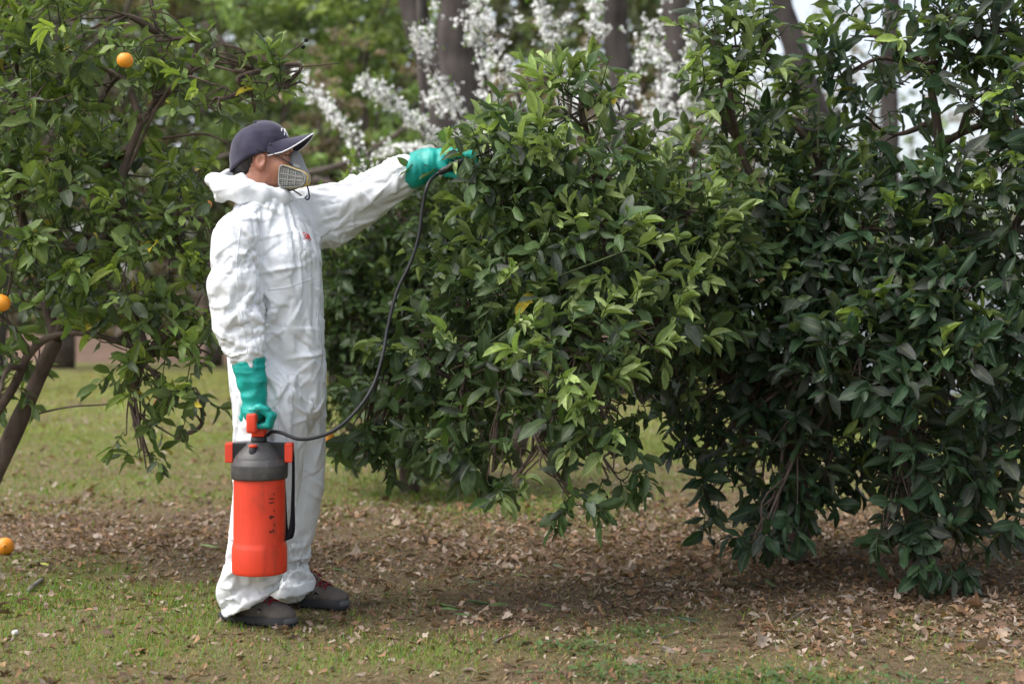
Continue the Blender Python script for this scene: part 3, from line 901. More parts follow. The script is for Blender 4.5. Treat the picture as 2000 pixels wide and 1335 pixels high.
def citrus(name, label, base, frame, blobs, tones, seed, leaf_len=(.07, .105), group="citrus trees of the orchard", shoots_per=30.0, extra_shoots=(), thick=1.0, pick_n=300, upright=.35):
    """frame: list of (polyline of (px,py,d), r0, r1); blobs: (px,py,d,rpx,flush,density)"""
    r = np.random.default_rng(seed)
    t = empty(name, base, label, "tree", group)
    pts_all = []
    for k, (pl, r0, r1) in enumerate(frame):
        v, f, c = limb_tube([P(*q) for q in pl], r0, r1, 8 + 5 * len(pl), 10, .012, seed + k)
        obj("trunk" if k == 0 else "limb", mesh_np("trunk" if k == 0 else "limb", v, f), m_bark, t)
        pts_all.append(c)
    frame_pts = np.concatenate(pts_all)
    SP, SD, SL, SF, ST = [], [], [], [], []      # shoot base, direction, length, flush, tone
    limbs, twigs = [], []
    for bi, (bx, by, bd, br, flush, dens) in enumerate(blobs):
        c = P(bx, by, bd); R = br * .86 * bd / F_PX
        # a branch from the frame into the blob
        s0 = frame_pts[(lambda a_: np.argsort(a_)[r.integers(min(9, len(a_)))])(np.linalg.norm(frame_pts - c, axis=1) + (.25 * np.maximum(0, frame_pts[:, 2] - c[2]) if c[2] > .75 else 1.2 * np.maximum(0, c[2] + .3 - frame_pts[:, 2])))]
        mid = (s0 + c) / 2 + r.normal(0, .05, 3) + ([0, 0, .10] if c[2] < .75 else [0, 0, 0])
        v, f, cc = limb_tube([s0, mid, c], .010 + .012 * min(1, R / .3), .005, 12, 6, .01, seed + bi)
        limbs.append((v, f))
        subs = [cc[7:]]
        for k in range(int(5 + 10 * R)):
            e = c + unit(r.normal(size=3)) * R * r.uniform(.5, .9)
            sb = cc[r.integers(5, 12)]
            w_ = spline([sb, (sb + e) / 2 + r.normal(0, .03, 3), e], 7)
            limbs.append(tube(w_, np.linspace(.005, .0025, 7), 5, cap=False)); subs.append(w_[2:])
        subs = np.concatenate(subs)
        n = int(shoots_per * dens * (R / .22) ** 2 * thick) + 3
        dirs = unit(r.normal(size=(n, 3)) * [1, 1, .9] + [0, -.25, .1])
        p = c + dirs * (R * r.uniform(.25, 1.0, n) ** .5)[:, None]
        sd = unit(dirs * .75 + r.normal(0, .45, (n, 3)) + [0, 0, upright])
        low = np.clip((c[2] + .1 - p[:, 2]) / max(R, .05), 0, 1) * np.clip((1.0 - p[:, 2]) / .6, 0, 1)
        sd = unit(sd + low[:, None] * np.array([0, 0, -.9]))
        sl = r.uniform(.08, .20, n) * (1 - .35 * low)
        fl = r.random(n) < min(.8, flush * 1.35)
        for i in range(n):
            j = np.argmin(((subs - p[i]) ** 2).sum(1))
            q = subs[j]
            twigs.append(tube(np.array([q, (q + p[i]) / 2 + [0, 0, -.01], p[i], p[i] + sd[i] * sl[i] * .5, p[i] + sd[i] * sl[i]]), [.0028, .0026, .0024, .002, .0012], 4, cap=False))
        SP.append(p); SD.append(sd); SL.append(sl); SF.append(fl); ST.append(np.full(n, bi))
    for (q, dr, L, fl) in extra_shoots:
        q = np.array(q); dr = unit(np.array(dr, float))
        SP.append(q[None]); SD.append(dr[None]); SL.append(np.array([L])); SF.append(np.array([fl])); ST.append(np.array([0]))
        q0 = frame_pts[np.argmin(np.linalg.norm(frame_pts - q, axis=1))] if L > .3 else q - dr * .25
        twigs.append(tube(np.array([q0, q, q + dr * L * .5, q + dr * L]), [.004, .0035, .0025, .0012], 5, cap=False))
    SP, SD, SL, SF = map(np.concatenate, (SP, SD, SL, SF))
    # leaves along each shoot
    per = np.clip((SL / .2 * 13).astype(int), 7, 30)
    idx = np.repeat(np.arange(len(SP)), per); n = len(idx)
    k = np.concatenate([np.arange(m) for m in per]); f_ = (k + r.random(n)) / per[idx]
    pos = SP[idx] + SD[idx] * (SL[idx] * (.05 + .95 * f_))[:, None]
    ref = unit(np.cross(SD, r.normal(size=SD.shape)))[idx]; ref2 = np.cross(SD[idx], ref)
    ang = k * 2.4 + r.normal(0, .3, n)
    rad = ref * np.cos(ang)[:, None] + ref2 * np.sin(ang)[:, None]
    open_ = np.radians(np.where(SF[idx], 66, 80) - 52 * f_ + r.normal(0, 16, n))
    dr = unit(SD[idx] * np.cos(open_)[:, None] + rad * np.sin(open_)[:, None] + np.stack([0 * f_, 0 * f_, -.55 * (1 - f_) * r.uniform(.2, 1.6, n)], 1))
    nr = np.stack([r.normal(0, .55, n), r.normal(-.12, .55, n), np.full(n, .75)], 1) - rad * .25 + SD[idx] * .5
    nr = unit(nr - dr * (nr * dr).sum(1)[:, None]); sd_ = np.cross(dr, nr)
    L = r.uniform(*leaf_len, n) * np.where(SF[idx], .88, 1.0) * r.choice([1, 1, 1, .7, .55], n) * (.78 + .45 * np.sin(np.clip(f_, 0, 1) * 2.6)) * r.uniform(.8, 1.12, n)
    fl = SF[idx] & (f_ > .25)
    dark, dusty, flc = tones
    mixv = r.random(n)[:, None]
    shoot_tone = r.uniform(.75, 1.3, len(SP))[idx][:, None]
    col = np.array(dark[0]) * mixv + np.array(dark[1]) * (1 - mixv)
    du = (r.random(n) < dusty[1])[:, None]
    col = np.where(du, np.array(dusty[0]) * r.uniform(.7, 1.2, n)[:, None], col)
    fm = r.random(n)[:, None]
    col = np.where(fl[:, None], np.array(flc[0]) * fm + np.array(flc[1]) * (1 - fm), col) * shoot_tone * r.uniform(.8, 1.2, n)[:, None]
    odd = r.random(n)
    col = np.where((odd < flc[2])[:, None], np.array([.42, .33, .03]), col)
    tv = np.where(fl, r.choice([6, 7, 8, 2, 6], n), r.integers(6, size=n))
    wf = r.uniform(.85, 1.12, n)
    # the leaves that show largest stand alone: the nearest in each patch of the view
    sx = pos[:, 0] / pos[:, 1] * F_PX + 1000; sy = 610 - (pos[:, 2] - CAM_H) / pos[:, 1] * F_PX
    inv = (sx > 0) & (sx < 2000) & (sy > 0) & (sy < 1335)
    facing = np.abs((nr * unit(pos - [0, 0, CAM_H])).sum(1))
    score = pos[:, 1] - .35 * facing - 1.5 * L
    cell = (sx // 34).astype(int) * 100 + (sy // 34).astype(int)
    order = np.argsort(score); seen = set(); picked = []
    for i in order:
        if not inv[i] or cell[i] in seen: continue
        seen.add(cell[i]); picked.append(i)
        if len(picked) >= pick_n * 3: break
    picked = np.array(picked); 
    if len(picked) > pick_n: picked = r.permutation(picked)[:pick_n]
    mask = np.ones(n, bool); mask[picked] = False
    base_ = np.array(t.location)
    for i in picked:
        o = bpy.data.objects.new("leaf", leaf_me[tv[i]]); COL.objects.link(o); o.parent = t
        place(o, pos[i] - base_, sd_[i] * L[i] * wf[i], dr[i] * L[i], nr[i] * L[i])
        o.color = (*col[i], 1)
    PV, PF, PC, PR, off = [], [], [], [], 0
    for kk, (T, F, rib) in enumerate(LEAVES):
        s = mask & (tv == kk)
        V_, F_ = scatter_mesh("l", T, F, pos[s], sd_[s] * (L[s] * wf[s])[:, None], dr[s] * L[s][:, None], nr[s] * L[s][:, None])
        PV.append(V_); PF.append(F_ + off); PC.append(np.repeat(col[s], len(T), 0)); PR.append(np.tile(rib, int(s.sum()))); off += len(V_)
    me = mesh_np("foliage", np.concatenate(PV), np.concatenate(PF))
    attr_color(me, "tint", np.concatenate(PC))
    a = me.attributes.new("rib", 'FLOAT', 'POINT'); a.data.foreach_set("value", np.concatenate(PR).astype(np.float32))
    obj("foliage", me, m_leaf, t)["kind"] = "stuff"
    obj("branches", mesh_np("branches", *merge(limbs)), m_bark, t)["kind"] = "stuff"
    obj("twigs", mesh_np("twigs", *merge(twigs)), m_twig, t)["kind"] = "stuff"
    print("DBG citrus", name, "leaves", n, "picked", len(picked), flush=True)
    return t

def hang_fruit(tree, px_, py_, d, rad, seed):
    v, f = fruit_mesh(rad, seed)
    o = obj("orange", mesh_np("orange", v, f), m_fruit, tree)
    o.location = Vector(P(px_, py_, d)) - tree.location
    st_ = obj("stem", mesh_np("stem", *tube(np.array([[0, 0, rad * .94], [.003, 0, rad * 1.2], [.004, .004, rad * 1.7]]), .0022, 5)), m_stem)
    st_.parent = o
    return o

DARK = ((.042, .078, .026), (.080, .128, .042))
# --- orange tree at the left
DL = 6.0
lb = [(40, 40, 6.0, 120, .15, 1), (170, 60, 5.8, 110, .15, .9), (300, 80, 5.7, 80, .25, .75), (60, 190, 5.7, 120, .15, 1), (200, 190, 6.1, 120, .2, .8), (330, 180, 5.8, 80, .2, .5),
      (-40, 330, 5.9, 140, .1, 1), (110, 330, 6.0, 130, .12, 1), (250, 320, 6.2, 110, .15, .7), (60, 470, 5.7, 130, .1, 1.1), (190, 460, 6.0, 130, .1, 1), (320, 430, 5.9, 110, .2, .9),
      (-20, 600, 5.9, 120, .1, 1), (130, 570, 6.2, 110, .1, 1), (260, 560, 5.8, 110, .25, 1), (370, 520, 5.9, 90, .3, .9), (350, 640, 5.7, 90, .35, .9), (270, 670, 5.8, 90, .25, .9), (390, 690, 5.8, 60, .35, .9),
      (320, 750, 5.7, 70, .3, .9), (390, 770, 5.7, 45, .3, .8), (-30, 730, 6.0, 90, .05, .9), (20, 690, 6.2, 70, .05, .7), (260, 830, 5.8, 34, .05, .7), (290, 890, 5.8, 24, .05, .6), (-20, 900, 5.6, 45, .05, .6),
      (420, 190, 5.7, 55, .3, .5), (500, 190, 5.7, 38, .35, .5), (550, 175, 5.7, 22, .3, .5), (430, 110, 5.7, 34, .2, .4), (-60, 120, 6.0, 120, .1, 1), (420, 590, 6.1, 60, .2, .7), (380, 400, 6.2, 70, .2, .6)]
lf = [([(-95, 1119, DL), (10, 880, DL), (60, 770, DL), (108, 665, DL)], .040, .031),
      ([(108, 665, DL), (180, 520, DL), (232, 430, DL - .05), (235, 350, DL - .1), (275, 240, DL - .1), (318, 160, DL - .1), (305, 60, DL - .1), (285, -40, DL - .1)], .026, .006),
      ([(-40, 850, DL - .1), (25, 760, DL - .1), (60, 690, DL - .1), (110, 655, DL - .1), (190, 655, DL - .15), (300, 690, DL - .2), (370, 690, DL - .2)], .021, .007),
      ([(108, 665, DL), (60, 500, DL + .1), (20, 330, DL), (30, 120, DL), (60, -30, DL)], .026, .008),
      ([(232, 430, DL - .05), (300, 420, DL), (400, 430, DL)], .014, .006),
      ([(270, 250, DL - .1), (380, 135, DL - .2), (470, 140, DL - .25), (560, 132, DL - .3), (665, 124, DL - .3)], .0075, .0022),
      ([(530, 136, DL - .28), (560, 108, DL - .28), (598, 80, DL - .28)], .0034, .0022),
      ([(245, 340, DL - .1), (340, 165, DL - .2), (420, 165, DL - .25), (500, 205, DL - .28)], .007, .003),
      ([(320, 270, DL - .1), (400, 262, DL - .2), (450, 282, DL - .25)], .007, .003),
      ([(250, 700, DL - .15), (268, 780, DL - .2), (280, 850, DL - .2), (290, 915, DL - .2)], .008, .003),
      ([(40, 815, DL), (130, 795, DL - .1), (200, 790, DL - .1), (225, 783, DL - .1)], .005, .002),
      ([(270, 810, DL - .2), (320, 840, DL - .2), (378, 873, DL - .2)], .005, .002)]
orange_tree = citrus("orange_tree", "orange tree with a few ripe fruits and a leaning trunk at the left edge", P(-95, 1119, DL), lf, lb,
                     (((.090, .145, .036), (.155, .21, .055)), ((.08, .105, .06), .20), ((.19, .26, .04), (.29, .35, .07), .010)), 101, (.062, .098), shoots_per=20)
for px_, py_, rad, dd in ((244, 118, .030, -.62), (3, 592, .034, -.5), (166, 624, .024, .1), (405, 400, .020, .15), (312, 788, .026, 0)):
    hang_fruit(orange_tree, px_, py_, DL + dd, rad, int(px_))
for bx_, by_ in ((598, 79), (592, 92)):
    v, f = fruit_mesh(.0085, 2)
    o = obj("dried_bud", mesh_np("dried_bud", v, f), m_dark_bud if 'm_dark_bud' in globals() else plain("dried_bud", (.012, .010, .010), .7, .2), orange_tree)
    o.location = Vector(P(bx_, by_, DL - .28)) - orange_tree.location

# --- citrus behind the man
DB = 8.6
cb = [(700, 480, DB, 110, .2, 1), (780, 440, DB, 100, .2, 1), (860, 400, DB, 90, .2, .9), (680, 620, DB, 100, .15, 1), (780, 590, DB, 120, .12, 1), (880, 560, DB, 110, .12, 1), (660, 740, DB, 90, .1, 1),
      (760, 730, DB, 110, .08, 1), (860, 720, DB, 110, .08, 1), (640, 550, DB + .3, 90, .2, 1), (680, 840, DB, 60, .05, 1), (770, 850, DB - .2, 75, .05, 1), (860, 850, DB - .2, 75, .05, 1), (930, 830, DB, 80, .05, 1), (820, 890, DB - .3, 50, .03, .8), (960, 500, DB + .3, 120, .1, 1), (960, 660, DB + .3, 110, .1, 1), (600, 660, DB + .3, 90, .1, .8), (720, 390, DB + .2, 60, .3, .5), (900, 330, DB + .2, 60, .3, .5), (640, 450, DB + .2, 60, .2, .6), (850, 480, DB + .6, 130, .1, 1.2), (740, 640, DB + .6, 140, .1, 1.2)]
cf = [([(800, 610 + F_PX * CAM_H / DB, DB + .2), (795, 860, DB + .2), (790, 720, DB + .2)], .07, .05),
      ([(790, 720, DB + .2), (720, 600, DB + .2), (690, 470, DB + .1)], .035, .012), ([(790, 720, DB + .2), (860, 560, DB + .2), (900, 380, DB + .1)], .035, .012), ([(790, 720, DB + .2), (780, 560, DB + .2), (770, 430, DB)], .03, .01)]
back_tree = citrus("citrus_tree", "citrus tree standing farther back, between the man and the sprayed tree", P(800, 610 + F_PX * CAM_H / DB, DB + .2), cf, cb,
                   (DARK, ((.060, .074, .050), .22), ((.18, .25, .055), (.28, .36, .10), .002)), 103, (.062, .09), shoots_per=36)
for px_, py_, rad in ((645, 857, .036), (898, 882, .034)): hang_fruit(back_tree, px_, py_, DB + .1, rad, int(px_))

# --- the tree being sprayed
DA = 5.5
ab = [(1000, 300, 5.3, 90, .4, 1), (1110, 220, 5.3, 74, .55, 1), (1170, 185, 5.35, 42, .7, .8), (1080, 350, 5.2, 115, .4, 1), (960, 380, 5.3, 95, .2, 1), (1195, 365, 5.4, 100, .4, 1), (1300, 430, 5.6, 105, .4, 1),
      (1000, 520, 5.2, 130, .22, 1), (890, 560, 5.4, 100, .18, .9), (1150, 520, 5.2, 140, .4, 1), (860, 680, 5.4, 110, .10, .9), (950, 720, 5.2, 130, .12, 1), (1100, 720, 5.0, 140, .40, 1), (1230, 640, 5.1, 115, .5, 1),
      (760, 800, 5.5, 70, .08, .8), (710, 850, 5.5, 45, .06, .7), (900, 840, 5.2, 90, .10, .9), (1070, 850, 4.95, 75, .15, 1), (1180, 820, 4.95, 80, .38, 1), (1300, 540, 5.6, 130, .32, 1), (1390, 420, 5.8, 120, .35, 1),
      (1430, 200, 5.8, 80, .4, .9), (1450, 90, 5.8, 60, .4, .9), (1390, 60, 5.8, 45, .4, .8), (1420, 560, 5.9, 120, .12, 1), (960, 920, 5.0, 38, .03, .9), (1110, 965, 4.9, 46, .06, 1), (1010, 930, 5.0, 32, .02, .8), (1200, 925, 5.0, 42, .25, .8), (890, 900, 5.2, 40, .03, .7), (720, 890, 5.4, 22, .02, .6),
      (1080, 560, 5.8, 150, .08, 1.1), (1200, 480, 6.0, 150, .08, 1.1), (1000, 660, 5.8, 150, .05, 1), (1190, 760, 5.6, 120, .08, .8), (1320, 680, 5.9, 110, .06, .7), (1500, 350, 6.1, 100, .25, .8), (1270, 355, 5.7, 50, .4, .6), (1340, 330, 5.8, 50, .4, .7), (1500, 60, 5.9, 45, .35, .6), (965, 290, 5.25, 50, .1, 1)]
af = [([(1545, 610 + F_PX * CAM_H / 6.3, 6.3), (1560, 1000, 6.3), (1530, 860, 6.25), (1470, 760, 6.2), (1430, 725, 6.15)], .068, .056),
      ([(1430, 725, 6.15), (1360, 670, 6.0), (1290, 630, 5.8), (1200, 560, 5.6), (1100, 470, 5.5), (1050, 380, 5.45)], .046, .014),
      ([(1470, 760, 6.2), (1530, 640, 6.2), (1545, 560, 6.2), (1500, 420, 6.0), (1440, 280, 5.9), (1415, 100, 5.85)], .036, .010),
      ([(1290, 630, 5.8), (1150, 640, 5.5), (1010, 660, 5.4), (900, 680, 5.45), (800, 770, 5.5)], .026, .008),
      ([(1200, 560, 5.6), (1180, 420, 5.5), (1150, 280, 5.4), (1130, 190, 5.35)], .022, .007),
      ([(1150, 640, 5.5), (1110, 780, 5.2), (1080, 900, 5.05)], .016, .006), ([(1045, 600, 5.3), (1050, 740, 5.1), (1040, 880, 5.0)], .010, .005),
      ([(1290, 630, 5.8), (1280, 480, 5.7), (1330, 350, 5.7)], .02, .007)]
ex = [(P(922, 318, 5.06), (-.3, -.5, .2), .09, False), (P(940, 345, 5.06), (-.3, -.6, -.3), .10, False), (P(935, 292, 5.06), (-.2, -.4, .6), .09, False), (P(960, 330, 5.06), (-.5, -.4, 0), .10, False),
      (P(1100, 190, 5.3), (-.1, 0, 1), .14, True), (P(1180, 185, 5.3), (.5, -.2, .3), .12, True), (P(1195, 500, 4.9), (.8, -.3, .3), .2, True), (P(1000, 640, 4.85), (.3, -.6, .2), .10, True), (P(1410, 250, 5.7), (.03, 0, 1), .55, False), (P(1450, 240, 5.7), (.1, 0, 1), .5, True), (P(1380, 200, 5.7), (-.1, 0, 1), .35, True), (P(1600, 180, 5.8), (.02, 0, 1), .25, False)]
spray_tree = citrus("citrus_tree", "leafy citrus tree in the middle into which the man reaches", P(1545, 610 + F_PX * CAM_H / 6.3, 6.3), af, ab,
                    (DARK, ((.060, .076, .054), .22), ((.19, .265, .085), (.31, .38, .15), .001)), 105, (.062, .100), shoots_per=40, extra_shoots=ex)

# --- the darker tree at the right
rbl = [(1560, 250, 6.1, 90, .2, .8), (1640, 150, 6.0, 60, .2, .5), (1700, 70, 5.9, 60, .15, .45), (1790, 130, 5.8, 90, .12, .40), (1850, 30, 5.8, 100, .12, .5), (1950, 60, 5.7, 105, .15, .75), (1900, 190, 5.7, 105, .12, .42), (1990, 260, 5.6, 110, .15, .8),
       (1650, 330, 6.0, 105, .12, .6), (1560, 430, 6.0, 120, .08, 1), (1700, 450, 5.8, 120, .08, .9), (1850, 400, 5.7, 105, .08, .6), (1980, 450, 5.6, 115, .08, .9), (1600, 560, 5.9, 120, .05, 1), (1750, 600, 5.7, 130, .05, 1), (1900, 580, 5.6, 130, .05, 1),
       (1470, 640, 6.0, 100, .05, .9), (1540, 720, 5.9, 110, .03, .9), (1680, 720, 5.6, 120, .03, 1), (1840, 720, 5.5, 120, .04, 1), (1990, 700, 5.5, 110, .04, 1), (1430, 830, 6.0, 80, .03, .7), (1360, 790, 6.1, 60, .05, .5), (1560, 890, 5.8, 85, .03, .9), (1400, 960, 6.0, 55, .02, .6), (1350, 890, 6.0, 60, .03, .6), (1490, 930, 5.9, 60, .02, .7),
       (1520, 1000, 5.7, 60, .03, .9), (1480, 1060, 5.6, 34, .03, .6), (1800, 860, 5.6, 90, .03, .9), (1950, 880, 5.6, 90, .03, .8), (1780, 980, 5.6, 70, .03, .9), (1810, 1060, 5.6, 72, .03, 1.1), (1730, 1040, 5.6, 45, .02, .8), (1880, 1070, 5.7, 50, .02, .8), (1985, 1000, 5.6, 40, .02, .7),
       (2080, 300, 5.6, 120, .1, .6), (2080, 600, 5.6, 130, .05, 1), (2060, 850, 5.7, 100, .03, .9), (1700, 240, 6.2, 80, .12, .4), (1650, 640, 6.3, 130, .03, 1), (1820, 500, 6.3, 120, .05, .5), (1960, 330, 6.2, 100, .08, .3), (1740, 830, 6.1, 90, .02, .8), (2060, 80, 5.8, 110, .1, .7), (1640, 820, 5.9, 70, .02, .7), (1400, 740, 6.5, 120, .03, 1), (1520, 820, 6.5, 120, .03, 1), (1660, 860, 6.5, 110, .02, .9), (1850, 820, 6.5, 130, .02, 1), (1980, 840, 6.5, 120, .02, 1), (1340, 640, 6.4, 110, .05, 1), (1600, 980, 5.9, 60, .02, .7), (1860, 960, 5.9, 80, .02, .9)]
DR_ = 5.95
rf = [([(1800, 610 + F_PX * CAM_H / DR_, DR_), (1790, 1000, DR_), (1755, 820, DR_), (1750, 620, DR_), (1770, 520, DR_), (1825, 460, DR_)], .062, .040),
      ([(1825, 460, DR_), (1835, 300, DR_), (1822, 190, DR_), (1800, 110, DR_)], .026, .010),
      ([(1835, 290, DR_), (1870, 265, DR_), (1930, 245, DR_), (2010, 270, DR_)], .022, .010),
      ([(1822, 190, DR_), (1850, 130, DR_), (1900, 60, DR_)], .012, .006),
      ([(1755, 620, DR_), (1650, 500, DR_), (1600, 400, DR_), (1590, 280, DR_)], .026, .009),
      ([(1770, 520, DR_), (1900, 470, DR_ - .1), (2020, 440, DR_ - .1)], .026, .010),
      ([(1755, 760, DR_), (1650, 720, DR_ - .1), (1560, 700, DR_ - .1)], .018, .007), ([(1755, 780, DR_), (1850, 700, DR_ - .2), (1960, 690, DR_ - .3)], .018, .007),
      ([(1790, 960, DR_), (1820, 1030, DR_ - .15), (1830, 1080, DR_ - .2)], .012, .005)]
dark_tree = citrus("citrus_tree", "darker citrus tree filling the right edge, its skirt of leaves touching the ground", P(1800, 610 + F_PX * CAM_H / DR_, DR_), rf, rbl,
                   (((.022, .050, .024), (.040, .076, .034)), ((.056, .066, .052), .30), ((.16, .235, .055), (.26, .34, .09), .001)), 107, (.068, .108), shoots_per=36)
# ------------------------------------------------------------------ the man in the coverall
D0 = 5.15                                    # his depth
ARM_N, ARM_F = D0 - .25, D0 + .20
LEG_N, LEG_F = D0 - .12, D0 + .15
def figure(h, g, head=False):
    """clothed outer shape of the man; g < 0 gives the body inside"""
    s = SDF(P(385, 1235, 5.1) - [0, .42, 0], P(850, 225 if head else 280, 5.2) + [0, .45, 0.02], h)
    s.cone(P(543, 752, D0), P(543, 650, D0), .165 + g, .160 + g, .03, (1.10, 1.12, 1))
    s.cone(P(543, 660, D0), P(538, 500, D0), .158 + g, .165 + g, .04, (1.06, 1.16, 1))
    s.cone(P(538, 500, D0), P(528, 432, D0), .162 + g, .112 + g, .05, (1.0, 1.35, 1))
    s.cone(P(522, 430, D0), P(512, 380, D0), .105 + g, .082 + g, .04)
    s.cone(P(490, 436, D0 - .02), P(464, 458, D0 - .2), .08 + g, .085 + g, .05)
    s.cone(P(535, 432, D0 + .02), P(585, 425, D0 + .2), .08 + g, .09 + g, .05)
    A = ARM_N
    s.cone(P(462, 462, A + .04), P(458, 545, A), .094 + g, .096 + g, .02)
    s.cone(P(458, 545, A), P(467, 615, A - .01), .095 + g, .086 + g, .012)
    s.cone(P(468, 615, A - .01), P(478, 678, A - .02), .084 + g, .068 + g, .012)
    s.cone(P(478, 678, A - .02), P(485, 712, A - .02), .062 + g, .040 + min(g, 0), .012)
    B = ARM_F
    s.cone(P(580, 428, B), P(648, 412, B - .01), .10 + g, .112 + g, .05)
    s.cone(P(648, 412, B - .01), P(705, 382, B - .03), .108 + g, .093 + g, .03)
    s.cone(P(705, 382, B - .03), P(782, 342, B - .09), .094 + g, .078 + g, .03)
    s.cone(P(782, 342, B - .09), P(808, 330, B - .11), .066 + g, .042 + min(g, 0), .02)
    n, f = LEG_N, LEG_F
    s.cone(P(524, 765, n), P(517, 930, n - .01), .140 + g, .124 + g, .022)
    s.cone(P(517, 930, n - .01), P(503, 1070, n), .120 + g, .112 + g, .010)
    s.cone(P(503, 1070, n), P(482, 1150, n), .110 + g, .102 + g, .010)
    s.cone(P(482, 1150, n), P(484, 1178, n - .02), .102 + g, .088 + g, .010, (1.05, 1, 1))
    s.cone(P(573, 765, f), P(574, 930, f), .130 + g, .112 + g, .022)
    s.cone(P(574, 930, f), P(564, 1060, f), .112 + g, .098 + g, .010)
    s.cone(P(564, 1060, f), P(562, 1125, f), .094 + g, .096 + g, .010)
    s.cone(P(562, 1125, f), P(572, 1150, f - .02), .096 + g, .080 + g, .010)
    s.box(P(560, 1010, D0 + .018), (.35, .004, .345), .003, k=.004, op='cut')          # the legs part below the crotch
    return s

man = empty("person", P(540, 1212, D0) * [1, 1, 0],
            "man in white hooded coverall, navy cap, respirator and green gloves, arm reaching into citrus leaves", "person")

# --- body: one continuous figure with the head in profile
HD = D0                                       # head depth
px = D0 / F_PX
def add_head(s):
    s.ell(P(508, 290, HD), (.094, .074, .080), .02)                       # skull
    s.ell(P(535, 318, HD), (.066, .064, .088), .03)                       # face
    s.cone(P(548, 355, HD - .0), P(530, 348, HD), .034, .05, .03, (1, 1.15, 1))   # jaw and chin
    s.cone(P(506, 335, HD), P(502, 405, HD), .060, .068, .03, (1, 1.05, 1))       # neck
    s.cone(P(564, 290, HD - .02), P(564, 290, HD + .02), .012, .012, .02)         # brow
    s.cone(P(567, 300, HD), P(580, 322, HD), .010, .017, .015)            # nose
    s.ell(P(581, 325, HD), (.014, .018, .012), .01)
    for sg in (-1, 1):
        s.ell(P(548, 322, HD + sg * .045), (.024, .02, .022), .025)       # cheekbone
        s.ell(P(563, 301, HD + sg * .032), (.016, .015, .010), .010, op='cut')   # eye socket
        s.ell(P(557, 301, HD + sg * .031), (.015, .0145, .012), .004)     # closed lid over the eyeball
        s.cone(P(571, 340, HD + sg * .012), P(570, 340, HD), .008, .010, .01)    # lips
        s.ell(P(508, 315, HD + sg * .074), (.024, .012, .031), .008, rot=rotm(0, 12, sg * 22))   # ear
        s.ell(P(510, 312, HD + sg * .088), (.014, .011, .020), .003, op='cut', rot=rotm(0, 12, sg * 22))
        s.cone(P(514, 318, HD + sg * .078), P(515, 324, HD + sg * .077), .0055, .005, .004)      # tragus
        s.ell(P(512, 327, HD + sg * .076), (.010, .007, .010), .006)      # lobe
bs = figure(0.0055, -0.062, head=True)
add_head(bs)
bv, bq = bs.net()
bv = relax(bv, bq, 1, .5)
del bs
m_skin, nt, b, _o = mat_new("skin")
tc = N(nt, 'ShaderNodeTexCoord')
t1 = N(nt, 'ShaderNodeTexNoise', Scale=18.0, Detail=5.0); nt.links.new(tc.outputs['Object'], t1.inputs['Vector'])
c1 = ramp(nt, t1.outputs['Fac'], [(0.3, (0.34, 0.135, 0.085)), (0.55, (0.47, 0.22, 0.145)), (0.75, (0.52, 0.265, 0.18))])
nt.links.new(c1, b.inputs['Base Color'])
b.inputs['Roughness'].default_value = 0.48
b.inputs['Subsurface Weight'].default_value = 0.15
b.inputs['Subsurface Radius'].default_value = (0.012, 0.005, 0.003)
t2 = N(nt, 'ShaderNodeTexNoise', Scale=420.0, Detail=3.0); nt.links.new(tc.outputs['Object'], t2.inputs['Vector'])
bp = N(nt, 'ShaderNodeBump', Strength=0.25, Distance=0.001); nt.links.new(t2.outputs['Fac'], bp.inputs['Height']); nt.links.new(bp.outputs[0], b.inputs['Normal'])
body = obj("body", mesh_np("body", bv, bq), m_skin, man)

# --- coverall: loose shape settled over the body as cloth, so the folds are those of a real suit
gs = figure(0.0105, 0.0)
gs.box(P(505, 330, D0) , (.16, .16, .0853), .002, op='cut', rot=rotm(0, 5, 0))
gs.box(P(485, 1181, LEG_N - .03) + [.056, -.02, -.106], (.30, .17, .12), .002, op='cut', rot=rotm(0, -28, 0))   # hems, higher over the instep
gs.box(P(566, 1162, LEG_F + .03) + [.02, .05, -.12], (.30, .155, .12), .002, op='cut', rot=rotm(0, -13, 0))
gv, gq = gs.net(); gv = relax(gv, gq, 2)
del gs
def near_pt(v, p, r): return np.linalg.norm(v - p, axis=1) < r
def bump_w(v, p, r): return np.exp(-(np.linalg.norm(v - p, axis=1) / r) ** 2)
pin = (gv[:, 2] > P(0, 392, D0)[2]) & (gv[:, 0] < P(585, 0, D0)[0])
pin |= near_pt(gv, P(485, 716, ARM_N - .02), .058)
pin |= near_pt(gv, P(812, 328, ARM_F - .11), .058)
hem = np.abs((gv[:, 2] - P(0, 1181, D0)[2]) - math.tan(math.radians(28)) * (gv[:, 0] - P(485, 0, D0)[0])) < .02
hem &= gv[:, 1] < D0 + .0
pin |= hem | ((np.abs((gv[:, 2] - P(0, 1162, D0)[2]) - math.tan(math.radians(13)) * (gv[:, 0] - P(566, 0, D0)[0])) < .02) & (gv[:, 1] > D0 + .02))
loose = 0.30 + 0 * gv[:, 2]
for p_, r_, a_ in [(P(468, 610, ARM_N), .16, .9), (P(455, 500, ARM_N), .10, .5), (P(590, 690, D0 - .1), .14, .7), (P(600, 820, D0), .12, 1.0),
                   (P(480, 1140, LEG_N), .14, 1.0), (P(565, 1110, LEG_F), .12, 1.0), (P(640, 400, ARM_F), .12, .8), (P(560, 540, D0 - .2), .13, .45),
                   (P(720, 370, ARM_F), .10, .5), (P(520, 930, LEG_N), .12, .6), (P(580, 900, LEG_F), .14, .5)]:
    loose = loose + a_ * bump_w(gv, p_, r_)
loose = np.clip(loose + 0.25 * NZ(gv * 6), 0, 1)
